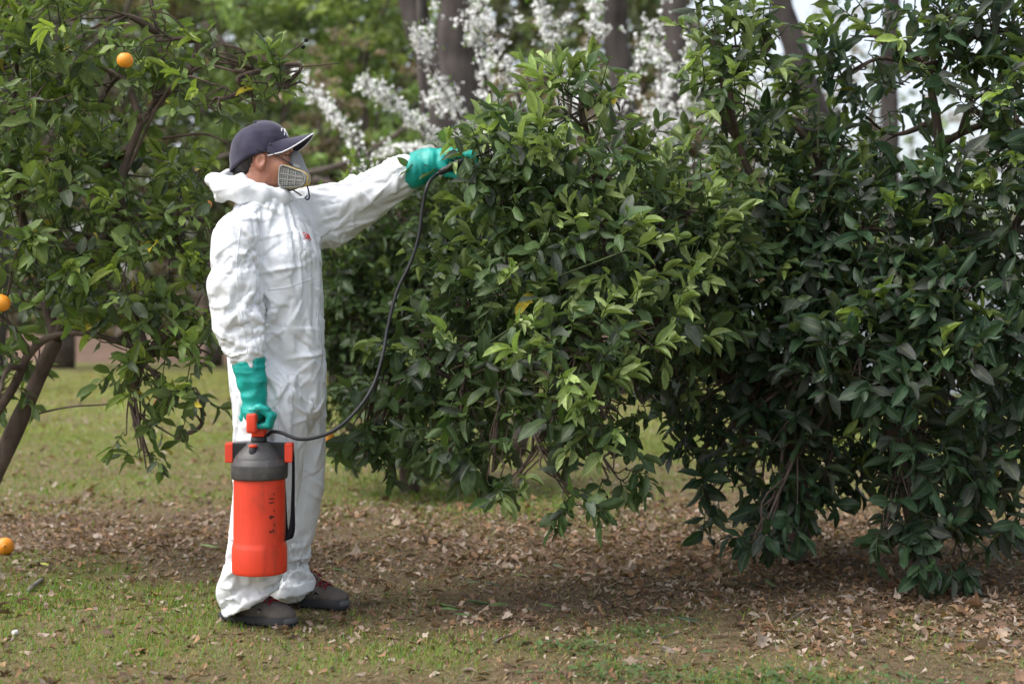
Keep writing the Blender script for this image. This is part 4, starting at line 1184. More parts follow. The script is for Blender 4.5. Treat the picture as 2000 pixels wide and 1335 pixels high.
sim = bpy.data.objects.new("sim", mesh_np("sim", gv, gq)); COL.objects.link(sim)
g1 = sim.vertex_groups.new(name="pin"); g2 = sim.vertex_groups.new(name="loose")
g1.add([int(i) for i in np.nonzero(~pin)[0]], 0.015, 'REPLACE')
g1.add([int(i) for i in np.nonzero(pin)[0]], 1.0, 'REPLACE')
for lv in range(21):
    ii = [int(i) for i in np.nonzero(np.round(loose * 20) == lv)[0]]
    if ii: g2.add(ii, lv / 20, 'REPLACE')
cs_ = figure(0.018, -0.034)
cv, cq = cs_.net(); del cs_
coll = bpy.data.objects.new("inner", mesh_np("inner", cv, cq)); COL.objects.link(coll)
coll.modifiers.new("c", 'COLLISION')
coll.collision.thickness_outer = 0.004
cm = sim.modifiers.new("cloth", 'CLOTH')
st = cm.settings
st.quality = 5; st.mass = 0.12
st.tension_stiffness = st.compression_stiffness = 30
st.shear_stiffness = 18
st.bending_stiffness = 2.2
st.tension_damping = st.compression_damping = st.shear_damping = 12
st.air_damping = 3
st.effector_weights.gravity = 0.4
st.pin_stiffness = 1.0
st.vertex_group_mass = "pin"
st.vertex_group_shrink = "loose"
st.shrink_min = -0.015
st.shrink_max = -0.12
cm.collision_settings.use_collision = True
cm.collision_settings.distance_min = 0.005
cm.collision_settings.collision_quality = 2
cm.collision_settings.use_self_collision = False
NF = 20
cm.point_cache.frame_start = 1; cm.point_cache.frame_end = NF
SC.frame_start = 1; SC.frame_end = NF
for fr in range(1, NF + 1):
    SC.frame_set(fr)
    bpy.context.view_layer.update()
_me = bpy.data.meshes.new_from_object(sim.evaluated_get(bpy.context.evaluated_depsgraph_get()))
sv = np.empty(len(_me.vertices) * 3, np.float32); _me.vertices.foreach_get("co", sv); sv = sv.reshape(-1, 3).astype(np.float64)
bpy.data.objects.remove(sim); bpy.data.objects.remove(coll)
SC.frame_set(1)
# crisper folds, then one subdivision and the fine paper creases
sv = sv + 0.75 * (sv - relax(sv, gq, 3, .5))
def subdivide(v, q):
    e = np.concatenate([q[:, [0, 1]], q[:, [1, 2]], q[:, [2, 3]], q[:, [3, 0]]])
    es = np.sort(e, 1)
    key = es[:, 0].astype(np.int64) * len(v) + es[:, 1]
    u, inv = np.unique(key, return_inverse=True)
    ev = np.zeros((len(u), 3)); ev[inv] = (v[es[:, 0]] + v[es[:, 1]]) / 2
    fv = (v[q[:, 0]] + v[q[:, 1]] + v[q[:, 2]] + v[q[:, 3]]) / 4
    m = len(q); n = len(v)
    ei = n + inv.reshape(4, m); fi = n + len(u) + np.arange(m)
    nq = np.concatenate([np.stack([q[:, k], ei[k], fi, ei[k - 1]], 1) for k in range(4)])
    return np.concatenate([v, ev, fv]), nq
sv, sq = subdivide(sv, gq)
sv = relax(sv, sq, 1, .5)
sn = vnormals(sv, sq)
rc = np.random.default_rng(21)
disp = np.zeros(len(sv))
def crease(c, n_, a, L, w, wide, amp):
    """one straight fold: a sharp edge on one side, a long flat slope on the other, fading at both ends"""
    a = a - n_ * (a @ n_); a = a / max(np.linalg.norm(a), 1e-6)
    bt = np.cross(n_, a)
    near = np.nonzero(np.abs(sv - c).max(1) < L + wide)[0]
    if len(near) == 0: return
    d_ = sv[near] - c
    s_ = d_ @ a / L; r_ = d_ @ bt; z_ = d_ @ n_
    ok = (np.abs(s_) < 1) & (np.abs(z_) < .06)
    prof = np.where(r_ > 0, np.clip(1 - r_ / w, 0, 1), np.clip(1 + r_ / wide, 0, 1))
    disp[near] += np.where(ok, amp * prof * (1 - np.abs(s_)) ** .8, 0)
def nearest(p): return int(np.argmin(((sv - p) ** 2).sum(1)))
# folds fan out from where the suit is pulled or pressed
fans = [(P(505, 500, D0 - .25), 9), (P(470, 590, ARM_N - .1), 10), (P(515, 600, ARM_N - .03), 6), (P(605, 820, D0 - .1), 9), (P(560, 640, D0 - .2), 7), (P(620, 690, D0 - .05), 6), (P(600, 520, D0 - .15), 7),
        (P(635, 470, D0 + .1), 8), (P(655, 440, ARM_F - .1), 7), (P(710, 380, ARM_F - .1), 9), (P(500, 860, LEG_N - .13), 5), (P(515, 940, LEG_N - .12), 7), (P(600, 930, LEG_F - .1), 7), (P(490, 1090, LEG_N - .1), 8),
        (P(470, 1150, LEG_N - .1), 8), (P(580, 1100, LEG_F - .09), 8), (P(460, 470, ARM_N - .05), 6), (P(560, 420, D0 - .12), 6), (P(480, 680, ARM_N - .08), 6), (P(780, 345, ARM_F - .15), 6), (P(545, 760, D0 - .18), 6)]
for p_, m_ in fans:
    i = nearest(p_)
    t0 = rc.uniform(0, 2 * np.pi)
    n_ = sn[i]; e1 = np.cross(n_, [0.3, .2, .9]); e1 /= np.linalg.norm(e1); e2 = np.cross(n_, e1)
    for k in range(m_):
        t = t0 + 2 * np.pi * k / m_ + rc.normal(0, .25)
        a = e1 * math.cos(t) + e2 * math.sin(t) * .8
        L = rc.uniform(.04, .11)
        j = nearest(sv[i] + a * (L + rc.uniform(.0, .03)))
        crease(sv[j], sn[j], a, L, rc.uniform(.005, .009), rc.uniform(.015, .038), rc.uniform(.005, .012) * (1 if rc.random() < .75 else -1))
for k in range(110):
    i = rc.integers(len(sv))
    a = rc.normal(size=3) * ([1, 1, .5] if rc.random() < .6 else [.4, .4, 1])
    crease(sv[i], sn[i], a, rc.uniform(.04, .13), rc.uniform(.005, .010), rc.uniform(.012, .035), rc.uniform(.003, .0075) * (1 if rc.random() < .7 else -1))
sv = sv + sn * disp[:, None]
m_suit, nt, b, _o = mat_new("white_coverall")
b.inputs['Base Color'].default_value = (0.86, 0.875, 0.89, 1)
b.inputs['Roughness'].default_value = 0.46
b.inputs['Specular IOR Level'].default_value = 0.4
tc = N(nt, 'ShaderNodeTexCoord')
t0 = N(nt, 'ShaderNodeTexNoise', Scale=9.0, Detail=2.0); nt.links.new(tc.outputs['Object'], t0.inputs['Vector'])
mx = N(nt, 'ShaderNodeMix', data_type='VECTOR'); mx.inputs[0].default_value = 0.10
nt.links.new(tc.outputs['Object'], mx.inputs[4]); nt.links.new(t0.outputs['Color'], mx.inputs[5])
def ridged(scale, stretch):
    mp = N(nt, 'ShaderNodeMapping'); mp.inputs['Scale'].default_value = stretch; nt.links.new(tc.outputs['Object'], mp.inputs[0])
    t = N(nt, 'ShaderNodeTexNoise', Scale=scale, Detail=1.5, Roughness=.45); nt.links.new(mp.outputs[0], t.inputs['Vector'])
    a_ = N(nt, 'ShaderNodeMath', operation='SUBTRACT'); a_.inputs[1].default_value = .5; nt.links.new(t.outputs['Fac'], a_.inputs[0])
    b_ = N(nt, 'ShaderNodeMath', operation='ABSOLUTE'); nt.links.new(a_.outputs[0], b_.inputs[0])
    return b_
v1 = ridged(11.0, (1.0, 1.0, 1.5)); v2 = ridged(24.0, (1.3, 1.3, .8))
b1 = N(nt, 'ShaderNodeBump', Strength=0.22, Distance=0.030); nt.links.new(v1.outputs[0], b1.inputs['Height'])
b2 = N(nt, 'ShaderNodeBump', Strength=0.15, Distance=0.015); nt.links.new(v2.outputs[0], b2.inputs['Height']); nt.links.new(b1.outputs[0], b2.inputs['Normal'])
t3 = N(nt, 'ShaderNodeTexNoise', Scale=900.0, Detail=2.0); nt.links.new(tc.outputs['Object'], t3.inputs['Vector'])
b3 = N(nt, 'ShaderNodeBump', Strength=0.15, Distance=0.001); nt.links.new(t3.outputs['Fac'], b3.inputs['Height']); nt.links.new(b2.outputs[0], b3.inputs['Normal'])
nt.links.new(b3.outputs[0], b.inputs['Normal'])
t4 = N(nt, 'ShaderNodeTexNoise', Scale=5.0, Detail=7.0, Roughness=.7); nt.links.new(tc.outputs['Object'], t4.inputs['Vector'])
nt.links.new(ramp(nt, t4.outputs['Fac'], [(.25, (.72, .73, .74)), (.5, (.80, .825, .85)), (1, (.82, .845, .87))]), b.inputs['Base Color'])
tr = N(nt, 'ShaderNodeBsdfTranslucent'); tr.inputs[0].default_value = (.8, .8, .8, 1)
ms = N(nt, 'ShaderNodeMixShader'); ms.inputs[0].default_value = 0.08
nt.links.new(b.outputs[0], ms.inputs[1]); nt.links.new(tr.outputs[0], ms.inputs[2]); nt.links.new(ms.outputs[0], _o.inputs[0])
coverall = obj("coverall", mesh_np("coverall", sv, sq), m_suit, man)

# --- hood lying bunched round the neck and down behind it
hs_ = SDF(P(398, 412, D0) - [0, .22, 0], P(580, 322, D0) + [0, .22, 0], 0.005)
ring = [(566, 388, 0.0, .020), (548, 384, -.072, .024), (512, 382, -.104, .030), (474, 374, -.112, .036), (442, 366, -.085, .038),
        (428, 362, 0.0, .036), (442, 366, .085, .036), (474, 374, .112, .034), (512, 380, .104, .028), (548, 384, .072, .024), (566, 388, 0.0, .020)]
for (x0, y0, o0, r0), (x1, y1, o1, r1) in zip(ring[:-1], ring[1:]):
    hs_.cone(P(x0, y0, D0 + o0), P(x1, y1, D0 + o1), r0, r1, .012, (1, 1, 1.05))
for sg in (-1, 1):
    hs_.cone(P(452, 352, D0 + sg * .07), P(470, 352, D0 + sg * .085), .020, .018, .015)
    hs_.cone(P(416, 352, D0 + sg * .03), P(446, 344, D0 + sg * .07), .016, .018, .015)
    hs_.cone(P(416, 352, D0 + sg * .03), P(432, 385, D0 + sg * .05), .016, .02, .015)
hs_.cone(P(413, 349, D0 - .03), P(413, 349, D0 + .03), .014, .014, .012)
hs_.cone(P(497, 352, D0), P(502, 312, D0), .066, .075, .012, (1.05, 1.2, 1), op='cut')
hs_.ell(P(458, 338, D0), (.050, .085, .040), .012, op='cut')
hv, hq = hs_.net(); hv = relax(hv, hq, 1); hn = vnormals(hv, hq)
hc = P(497, 372, D0); hth = np.arctan2(hv[:, 1] - hc[1], hv[:, 0] - hc[0]); hr_ = np.hypot(hv[:, 0] - hc[0], hv[:, 1] - hc[1])
hq_ = np.stack([np.cos(hth) * 1.3 + 4, np.sin(hth) * 1.3 + 4, (hv[:, 2] + .6 * hr_) * 34], 1)
dsp = .010 * (1 - 2 * np.abs(NZ(hq_))) + .004 * (1 - 2 * np.abs(NZ2(hv * [12, 12, 20]))) + .002 * (1 - 2 * np.abs(NZ2(hv * [30, 30, 44])))
hv = hv + hn * (dsp - .004)[:, None]
hood = obj("hood", mesh_np("hood", hv, hq), m_suit, coverall)

# collar of the shirt under the suit
m_shirt = plain("dark_shirt", (.035, .035, .045), .9, .2, bump=.3, bscale=400)
an = np.linspace(0, 2 * np.pi, 36)
cc = np.array([P(507 + 37 * math.cos(a) + 3, 368 + 5 * math.cos(a), D0 + .076 * math.sin(a)) for a in an])
obj("shirt_collar", mesh_np("shirt_collar", *tube(cc, .013, 8, cap=False)), m_shirt, man)

# front flap over the zip
fl = []
surf = bpy.data.objects['coverall']
from mathutils.bvhtree import BVHTree
suit_bvh = BVHTree.FromPolygons([tuple(x) for x in sv], [tuple(int(i) for i in f) for f in sq])
def on_suit(p, dr, off=.0015):
    h = suit_bvh.ray_cast(Vector(p), Vector(dr).normalized())
    return (np.array(h[0]) + off * np.array(h[1])) if h[0] is not None else None
rows = []
for zz in np.linspace(P(0, 398, D0)[2], P(0, 745, D0)[2], 60):
    row = []
    for yy in (-.030, -.020, -.01, 0, .012):
        p_ = on_suit((P(700, 0, D0)[0], D0 - .035 + yy, zz), (-1, .0, 0), .0012 if yy in (-.030, .012) else .0040)
        if p_ is None: row = None; break
        row.append(p_)
    if row: rows.append(row)
R_ = np.array(rows); nr, nc = R_.shape[:2]
fq = np.array([(i * nc + j, i * nc + j + 1, (i + 1) * nc + j + 1, (i + 1) * nc + j) for i in range(nr - 1) for j in range(nc - 1)])
obj("zip_flap", mesh_np("zip_flap", R_.reshape(-1, 3), fq), m_suit, coverall)

# sewn seams: armhole, waist and the outer leg
for pl_ in ([(498, 418), (510, 450), (515, 490), (512, 530)], [(524, 566), (560, 561), (595, 549), (622, 540)], [(548, 745), (545, 830), (538, 930), (524, 1040), (508, 1120)], [(470, 440), (462, 520), (470, 600), (484, 690)],
            [(590, 430), (612, 470), (622, 500)], [(612, 560), (620, 600), (618, 640)]):
    pts_ = []
    for x, y, z in spline([P(a_, b_, D0 - .3) for a_, b_ in pl_], 40):
        h_ = on_suit((x * 4.4 / (D0 - .3), 4.4, CAM_H + (z - CAM_H) * 4.4 / (D0 - .3)), (x, y, z - CAM_H), .0005)
        if h_ is not None and (not pts_ or np.linalg.norm(h_ - pts_[-1]) < .05): pts_.append(h_)
    if len(pts_) > 8: obj("seam", mesh_np("seam", *tube(np.array(pts_), .0017, 5)), m_suit, coverall)

# red maker's mark on the chest
m_red_print = plain("red_print", (.62, .02, .03), .6, .3)
def text_mesh(txt, size):
    cu = bpy.data.curves.new("t", 'FONT'); cu.body = txt; cu.size = size; cu.align_x = 'CENTER'; cu.align_y = 'CENTER'; cu.offset = size * .02
    to = bpy.data.objects.new("t", cu); COL.objects.link(to)
    bpy.context.view_layer.update()
    me = bpy.data.meshes.new_from_object(to.evaluated_get(bpy.context.evaluated_depsgraph_get()))
    bm = bmesh.new(); bm.from_mesh(me)
    bmesh.ops.triangulate(bm, faces=bm.faces[:])
    for _ in range(2):
        lg = [e for e in bm.edges if e.calc_length() > size * .12]
        if lg: bmesh.ops.subdivide_edges(bm, edges=lg, cuts=1)
    bmesh.ops.triangulate(bm, faces=bm.faces[:])
    v = np.array([tuple(x.co) for x in bm.verts]); bm.verts.index_update()
    f = [tuple(x.index for x in g.verts) for g in bm.faces]
    bm.free(); bpy.data.objects.remove(to); bpy.data.meshes.remove(me); bpy.data.curves.remove(cu)
    return v, f
tv, tf = text_mesh("3M", .036)
mk = suit_bvh.ray_cast(Vector(P(700, 463, D0 - .35)), Vector(P(614, 463, D0 - .12) - P(700, 463, D0 - .35)))
if mk[0] is not None:
    nn = np.array(mk[1]); up = np.array([0, 0, 1.0]); up -= nn * (up @ nn); up /= np.linalg.norm(up); rt = np.cross(up, nn)
    w_ = []
    for x, y, _z in tv:
        q_ = np.array(mk[0]) + rt * x + up * y + nn * .06
        h_ = suit_bvh.ray_cast(Vector(q_), Vector(-nn))
        w_.append(np.array(h_[0]) + .0060 * nn if h_[0] is not None else q_ - nn * .058)
    obj("printed_mark", mesh_np("printed_mark", np.array(w_), tf, smooth=False), m_red_print, coverall)
# --- hair below the cap, at the nape and temple
m_hair, nt, b, _o = mat_new("black_hair")
tc = N(nt, 'ShaderNodeTexCoord'); mp = N(nt, 'ShaderNodeMapping'); mp.inputs['Scale'].default_value = (260, 260, 30)
mp.inputs['Rotation'].default_value = (0, math.radians(25), 0)
nt.links.new(tc.outputs['Object'], mp.inputs[0])
th = N(nt, 'ShaderNodeTexNoise', Scale=1.0, Detail=3.0); nt.links.new(mp.outputs[0], th.inputs['Vector'])
nt.links.new(ramp(nt, th.outputs['Fac'], [(.35, (.006, .005, .005)), (.7, (.03, .024, .022))]), b.inputs['Base Color'])
bp = N(nt, 'ShaderNodeBump', Strength=.8, Distance=.003); nt.links.new(th.outputs['Fac'], bp.inputs['Height']); nt.links.new(bp.outputs[0], b.inputs['Normal'])
b.inputs['Roughness'].default_value = .5
hr = SDF(P(440, 375, HD) - [0, .11, 0], P(560, 270, HD) + [0, .11, 0], .0045)
hr.ell(P(503, 292, HD), (.092, .0765, .080), .0)
hr.ell(P(484, 320, HD), (.052, .069, .048), .015)
hr.ell(P(484, 335, HD), (.036, .058, .026), .015)
hr.plane(P(0, 303, HD), (-.35, 0, 1))
for sg in (-1, 1):
    hr.ell(P(516, 322, HD + sg * .085), (.037, .05, .047), .006, op='cut')
    hr.cone(P(531, 284, HD + sg * .069), P(532, 306, HD + sg * .068), .010, .004, .008)
hr.box(P(585, 300, HD), (.09, .2, .1), .01, op='cut')
v_, q_ = hr.net(); n_ = vnormals(v_, q_)
v_ = v_ + n_ * (.0035 * NZ(v_ * [220, 220, 40]))[:, None]
obj("hair", mesh_np("hair", v_, q_), m_hair, man)
# lash line and brow on each side
for sg in (-1, 1):
    e_ = spline([P(552, 302, HD + sg * .045), P(559, 303.5, HD + sg * .043), P(566, 302, HD + sg * .034)], 8)
    obj("eyelashes", mesh_np("eyelashes", *tube(e_, [.001, .0016, .002, .002, .002, .0018, .0014, .001], 5)), m_hair, body)
    e_ = spline([P(546, 294, HD + sg * .052), P(556, 291, HD + sg * .048), P(566, 293, HD + sg * .030)], 8)
    obj("eyebrow", mesh_np("eyebrow", *tube(e_, [.0015, .003, .0035, .004, .004, .004, .003, .0015], 6, flat=.6)), m_hair, body)

# --- cap
m_cap, nt, b, _o = mat_new("navy_cap_cloth")
tc = N(nt, 'ShaderNodeTexCoord')
t1 = N(nt, 'ShaderNodeTexNoise', Scale=22.0, Detail=6.0); nt.links.new(tc.outputs['Object'], t1.inputs['Vector'])
nt.links.new(ramp(nt, t1.outputs['Fac'], [(.3, (.024, .021, .042)), (.7, (.046, .041, .074))]), b.inputs['Base Color'])
b.inputs['Roughness'].default_value = .85; b.inputs['Specular IOR Level'].default_value = .25
b.inputs['Sheen Weight'].default_value = .25
t2 = N(nt, 'ShaderNodeTexNoise', Scale=700.0, Detail=2.0); nt.links.new(tc.outputs['Object'], t2.inputs['Vector'])
bp = N(nt, 'ShaderNodeBump', Strength=.35, Distance=.001); nt.links.new(t2.outputs['Fac'], bp.inputs['Height']); nt.links.new(bp.outputs[0], b.inputs['Normal'])
cap = empty("cap", (0, 0, 0)); cap.parent = man; cap.location = Vector(P(507, 290, HD)) - man.location
def obj_in(name, me, mat, parent, root=man):
    return obj(name, me, mat, parent)
CC = P(505, 292, HD)
crown = []
nth, nph = 64, 22
for i in range(nph):
    f_ = i / (nph - 1)
    for j in range(nth):
        a = 2 * np.pi * j / nth
        ca, sa = math.cos(a), math.sin(a)
        # rim height: higher over the brow, lower at the nape
        z0 = (-.010 - .062 * max(0, -ca) ** 1.5 + .020 * max(0, ca)) - .018 * abs(sa) * (1 if ca < .4 else .3)
        ph = (math.pi / 2) * f_
        rx = (.110 if ca < 0 else .112); ry = .088; hz = .094 - z0
        pr = math.cos(ph) ** .70
        x = rx * ca * pr * (1.0 + .03 * math.sin(ph)); y = ry * sa * pr
        z = z0 + hz * math.sin(ph) ** .92 + .010 * ca * math.sin(ph)
        seam = abs(((a / (2 * np.pi) * 6 + .5) % 1) - .5)
        k = 1 - .016 * math.exp(-(seam / .035) ** 2) * (1 if f_ < .97 else 0)
        crown.append([x * k, y * k, z])
crown = np.array(crown)
crown[:, :2] *= (1 + .016 * NZ(crown * 26) + .014 * (.5 - np.abs(NZ2(crown * [18, 18, 44] + 3)) * 2))[:, None]
crown = crown @ rotm(0, -5, 0).T + CC
cq = [(i * nth + j, i * nth + (j + 1) % nth, (i + 1) * nth + (j + 1) % nth, (i + 1) * nth + j) for i in range(nph - 1) for j in range(nth)]
me = mesh_np("crown", crown, np.array(cq))
cr = obj("crown", me, m_cap, cap)
sm = cr.modifiers.new("thick", 'SOLIDIFY'); sm.thickness = .003; sm.offset = -1
obj("button", mesh_np("button", *lathe([(.0005, .005), (.006, .004), (.008, .001), (.008, -.003)][::-1], 14, CC + np.array([-.012, 0, .097]))), m_cap, cap)
# brim: curved both ways, white piping round its edge
bw = []
nu, nv = 26, 12
def brim_pt(u, v):
    """u -1..1 across, v 0..1 outwards"""
    a = u * math.radians(66)
    r0x, r0y = .108, .084
    bx, by = r0x * math.cos(a), r0y * math.sin(a)
    ext = .094 * math.cos(u * math.pi / 2) ** .38
    x = bx + ext * v * 1.0; y = by * (1 + .05 * v)
    z = .028 - .026 * abs(u) ** 2.0 - .040 * (abs(y) / .084) ** 2 * v + .012 * v * (1 - abs(u))
    return np.array([x, y, z])
for i in range(nu + 1):
    for j in range(nv + 1):
        bw.append(brim_pt(-1 + 2 * i / nu, j / nv))
bw = np.array(bw) @ rotm(0, -5, 0).T + CC
bf = np.array([(i * (nv + 1) + j, (i + 1) * (nv + 1) + j, (i + 1) * (nv + 1) + j + 1, i * (nv + 1) + j + 1) for i in range(nu) for j in range(nv)])
br = obj("brim", mesh_np("brim", bw, bf), m_cap, cap)
sm = br.modifiers.new("thick", 'SOLIDIFY'); sm.thickness = .0035; sm.offset = 0
m_pipe = plain("white_piping", (.75, .75, .78), .6, .3)
edge = bw.reshape(nu + 1, nv + 1, 3)[:, -1]
obj("piping", mesh_np("piping", *tube(edge, .0026, 6)), m_pipe, br)
# small white embroidery on the front of the crown
cap_bvh = BVHTree.FromPolygons([tuple(x) for x in crown], cq)
emb = []
re_ = np.random.default_rng(4)
for (u_, w_, l_) in [(-.034, .010, .010), (-.026, .016, .006), (-.020, .006, .012), (-.012, .014, .010), (-.004, .008, .012), (.006, .016, .010), (.014, .008, .014), (.024, .012, .010), (-.030, -.004, .008), (-.010, -.003, .006), (.012, -.004, .010)]:
    pts = []
    for t in np.linspace(-.5, .5, 5):
        o_ = CC + np.array([.25, u_ + t * l_ * .6, .055 + w_ + t * l_])
        h = cap_bvh.ray_cast(Vector(o_), Vector((-1, 0, 0)))
        if h[0] is not None: pts.append(np.array(h[0]) + .001 * np.array([1, 0, .4]))
    if len(pts) == 5: emb.append(tube(np.array(pts), .0016, 5))
if emb: obj("embroidery", mesh_np("embroidery", *merge(emb)), m_pipe, cr)

# --- respirator
m_rub = plain("grey_rubber", (.25, .25, .26), .55, .4, noise=.4, nscale=40, bump=.15, bscale=300)
m_cart = plain("grey_cartridge", (.27, .27, .255), .5, .4, noise=.4, nscale=60)
m_grid = plain("filter_mesh", (.13, .13, .12), .7, .3)
m_yel = plain("yellow_band", (.72, .46, .01), .5, .4)
m_strap = plain("strap", (.05, .05, .055), .8, .2, bump=.4, bscale=500)
m_navy = plain("navy_strap", (.03, .03, .09), .8, .2)
resp = empty("respirator", (0, 0, 0)); resp.parent = man; resp.location = Vector(P(575, 335, HD)) - man.location
fs = SDF(P(545, 385, HD) - [0, .08, 0], P(625, 285, HD) + [0, .08, 0], .004)
fs.cone(P(575, 306, HD), P(576, 340, HD), .022, .038, .015, (1, 1.15, 1))
fs.cone(P(580, 312, HD), P(584, 335, HD), .020, .030, .015)
fs.cone(P(566, 350, HD), P(585, 348, HD), .044, .034, .02)
fs.cone(P(584, 345, HD), P(595, 350, HD), .026, .02, .01)
for sg in (-1, 1):
    fs.cone(P(582, 340, HD + sg * .02), P(576, 345, HD + sg * .055), .022, .024, .01)
v_, q_ = fs.net(); v_ = relax(v_, q_, 1)
obj("facepiece", mesh_np("facepiece", v_, q_), m_rub, resp)
def cartridge(sg):
    R = rotm(0, 0, 12 * sg)                  # turned a little forwards
    R = R @ rotm(0, 7, 0)
    c = P(573 + (0 if sg < 0 else 6), 346, HD + sg * .092)
    # outline in (x, z): rounded trapezoid, taller at the back
    cn = [(-.056, .044), (.050, .020), (.050, -.030), (-.050, -.046)]
    pts = []
    for k in range(4):
        p0, p1, p2 = np.array(cn[k - 1]), np.array(cn[k]), np.array(cn[(k + 1) % 4])
        r = .023
        a = p1 + (p0 - p1) / np.linalg.norm(p0 - p1) * r; e = p1 + (p2 - p1) / np.linalg.norm(p2 - p1) * r
        for t in np.linspace(0, 1, 6):
            pts.append((1 - t) ** 2 * a + 2 * t * (1 - t) * p1 + t * t * e)
    pts = np.array(pts); n = len(pts)
    def prism(scale_depth):
        V, F = [], []
        for sc_, dy in scale_depth:
            for p in pts: V.append([p[0] * sc_, sg * dy, p[1] * sc_])
        for i in range(len(scale_depth) - 1):
            for j in range(n):
                F.append((i * n + j, i * n + (j + 1) % n, (i + 1) * n + (j + 1) % n, (i + 1) * n + j))
        F.append(tuple(range(n - 1, -1, -1))); F.append(tuple(range((len(scale_depth) - 1) * n, len(scale_depth) * n)))
        V = np.array(V) @ R.T + c
        return V, F
    case = obj("cartridge", mesh_np("cartridge", *prism([(.80, -.022), (.95, -.020), (1.0, -.008), (1.0, .010), (.985, .014), (.90, .0145), (.89, .0085), (.885, .0085)]), smooth=False), m_cart, resp)
    obj("filter", mesh_np("filter", *prism([(.87, .0080), (.87, .0092)]), smooth=False), m_grid, case)
    band = prism([(1.0, -.016), (1.03, -.015), (1.03, -.006), (1.0, -.005)])
    obj("colour_band", mesh_np("colour_band", *band, smooth=False), m_yel, case)
    bars = []
    def bar(x0, z0, x1, z1, w, d):
        a = np.array([x0, 0, z0]); e = np.array([x1, 0, z1]); L = np.linalg.norm(e - a)
        ang = math.degrees(math.atan2(-(z1 - z0), x1 - x0))
        v, f = rbox(((x0 + x1) / 2, sg * (.0110 + d / 2), (z0 + z1) / 2), (L / 2, d / 2, w / 2), .0004, 1, None)
        m_ = np.array([(x0 + x1) / 2, sg * (.0110 + d / 2), (z0 + z1) / 2])
        v = (v - m_) @ rotm(0, ang, 0).T + m_
        bars.append((v @ R.T + c, f))
    def zlim(x): return (.040 - (x + .056) * .226) * .86, (-.044 + (x + .056) * .16) * .86
    xs = np.linspace(-.044, .040, 10)
    for i, x in enumerate(xs):
        t_, b_ = zlim(x); bar(x, b_, x, t_, .0042 if i in (3, 6) else .0022, .0034 if i in (3, 6) else .0018)
    for i, g in enumerate(np.linspace(.06, .94, 10)):
        a0, b0 = zlim(-.046); a1, b1 = zlim(.042)
        bar(-.046, b0 + (a0 - b0) * g, .042, b1 + (a1 - b1) * g, .0042 if i in (3, 6) else .0022, .0034 if i in (3, 6) else .0018)
    obj("grille", mesh_np("grille", *merge(bars), smooth=False), m_cart, case)
for sg in (-1, 1): cartridge(sg)
for sg in (-1, 1):
    sp = spline([P(500, 291, HD + sg * .086), P(530, 299, HD + sg * .079), P(552, 310, HD + sg * .070), P(572, 323, HD + sg * .050)], 16)
    obj("head_strap", mesh_np("head_strap", *tube(sp, .0050, 8, flat=.4)), m_strap, resp)
    obj("buckle", mesh_np("buckle", *rbox(P(580, 325, HD + sg * .052), (.013, .006, .006), .002, 2, rotm(0, 22, 0)), smooth=False), m_cart, resp)
sp = spline([P(572, 371, HD - .06), P(580, 376, HD - .075), P(589, 382, HD - .08)], 8)
obj("strap_end", mesh_np("strap_end", *tube(sp, .0058, 6, flat=.3)), m_strap, resp)
sp = spline([P(600, 362, HD - .03), P(603, 375, HD - .04), P(604, 386, HD - .045), P(600, 390, HD - .045), P(596, 386, HD - .045), P(600, 382, HD - .045)], 20)
obj("strap_end", mesh_np("strap_end", *tube(sp, .0032, 6, flat=.6)), m_navy, resp)
sp = spline([P(566, 371, HD - .055), P(545, 372, HD - .075), P(520, 366, HD - .085), P(495, 358, HD - .075)], 14)
obj("neck_strap", mesh_np("neck_strap", *tube(sp, .0045, 6, flat=.4)), m_strap, resp)

# --- gloves
m_glove, nt, b, _o = mat_new("green_rubber")
tc = N(nt, 'ShaderNodeTexCoord')
t1 = N(nt, 'ShaderNodeTexNoise', Scale=16.0, Detail=5.0); nt.links.new(tc.outputs['Object'], t1.inputs['Vector'])
nt.links.new(ramp(nt, t1.outputs['Fac'], [(.3, (.003, .26, .22)), (.65, (.008, .38, .325))]), b.inputs['Base Color'])
b.inputs['Roughness'].default_value = .42; b.inputs['Specular IOR Level'].default_value = .45
t2 = N(nt, 'ShaderNodeTexNoise', Scale=60.0, Detail=4.0); nt.links.new(tc.outputs['Object'], t2.inputs['Vector'])
bp = N(nt, 'ShaderNodeBump', Strength=.16, Distance=.008); nt.links.new(t2.outputs['Fac'], bp.inputs['Height']); nt.links.new(bp.outputs[0], b.inputs['Normal'])

GA = ARM_N - .02                              # depth of the near hand
gl = SDF(P(445, 845, GA) - [0, .10, 0], P(555, 690, GA) + [0, .10, 0], .0038)
gl.cone(P(485, 706, GA), P(492, 745, GA), .054, .046, .004, (1, .95, 1))
gl.cone(P(492, 745, GA), P(496, 775, GA), .046, .037, .01)
gl.cone(P(496, 772, GA), P(497, 800, GA), .037, .040, .012, (1, 1.1, 1))
gl.ell(P(497, 806, GA), (.036, .048, .034), .012)
for i, o_ in enumerate((-.044, -.019, .006, .030)):
    r = (.0125, .0135, .0140, .0125)[i]
    ex = (0, 3, 4, 2)[i]
    gl.cone(P(507, 796, GA + o_), P(528 + ex, 812, GA + o_), r * 1.15, r, .005)
    gl.cone(P(528 + ex, 812, GA + o_), P(522 + ex, 830, GA + o_), r, r * .95, .003)
    gl.cone(P(522 + ex, 830, GA + o_), P(503, 833, GA + o_), r * .95, r * .85, .003)
gl.cone(P(482, 795, GA + .035), P(476, 815, GA + .040), .017, .016, .008)     # thumb
gl.cone(P(476, 815, GA + .040), P(488, 833, GA + .034), .0155, .012, .004)
gl.box(P(482, 678, GA), (.085, .09, .046), .001, op='cut', rot=rotm(0, -13, 0))
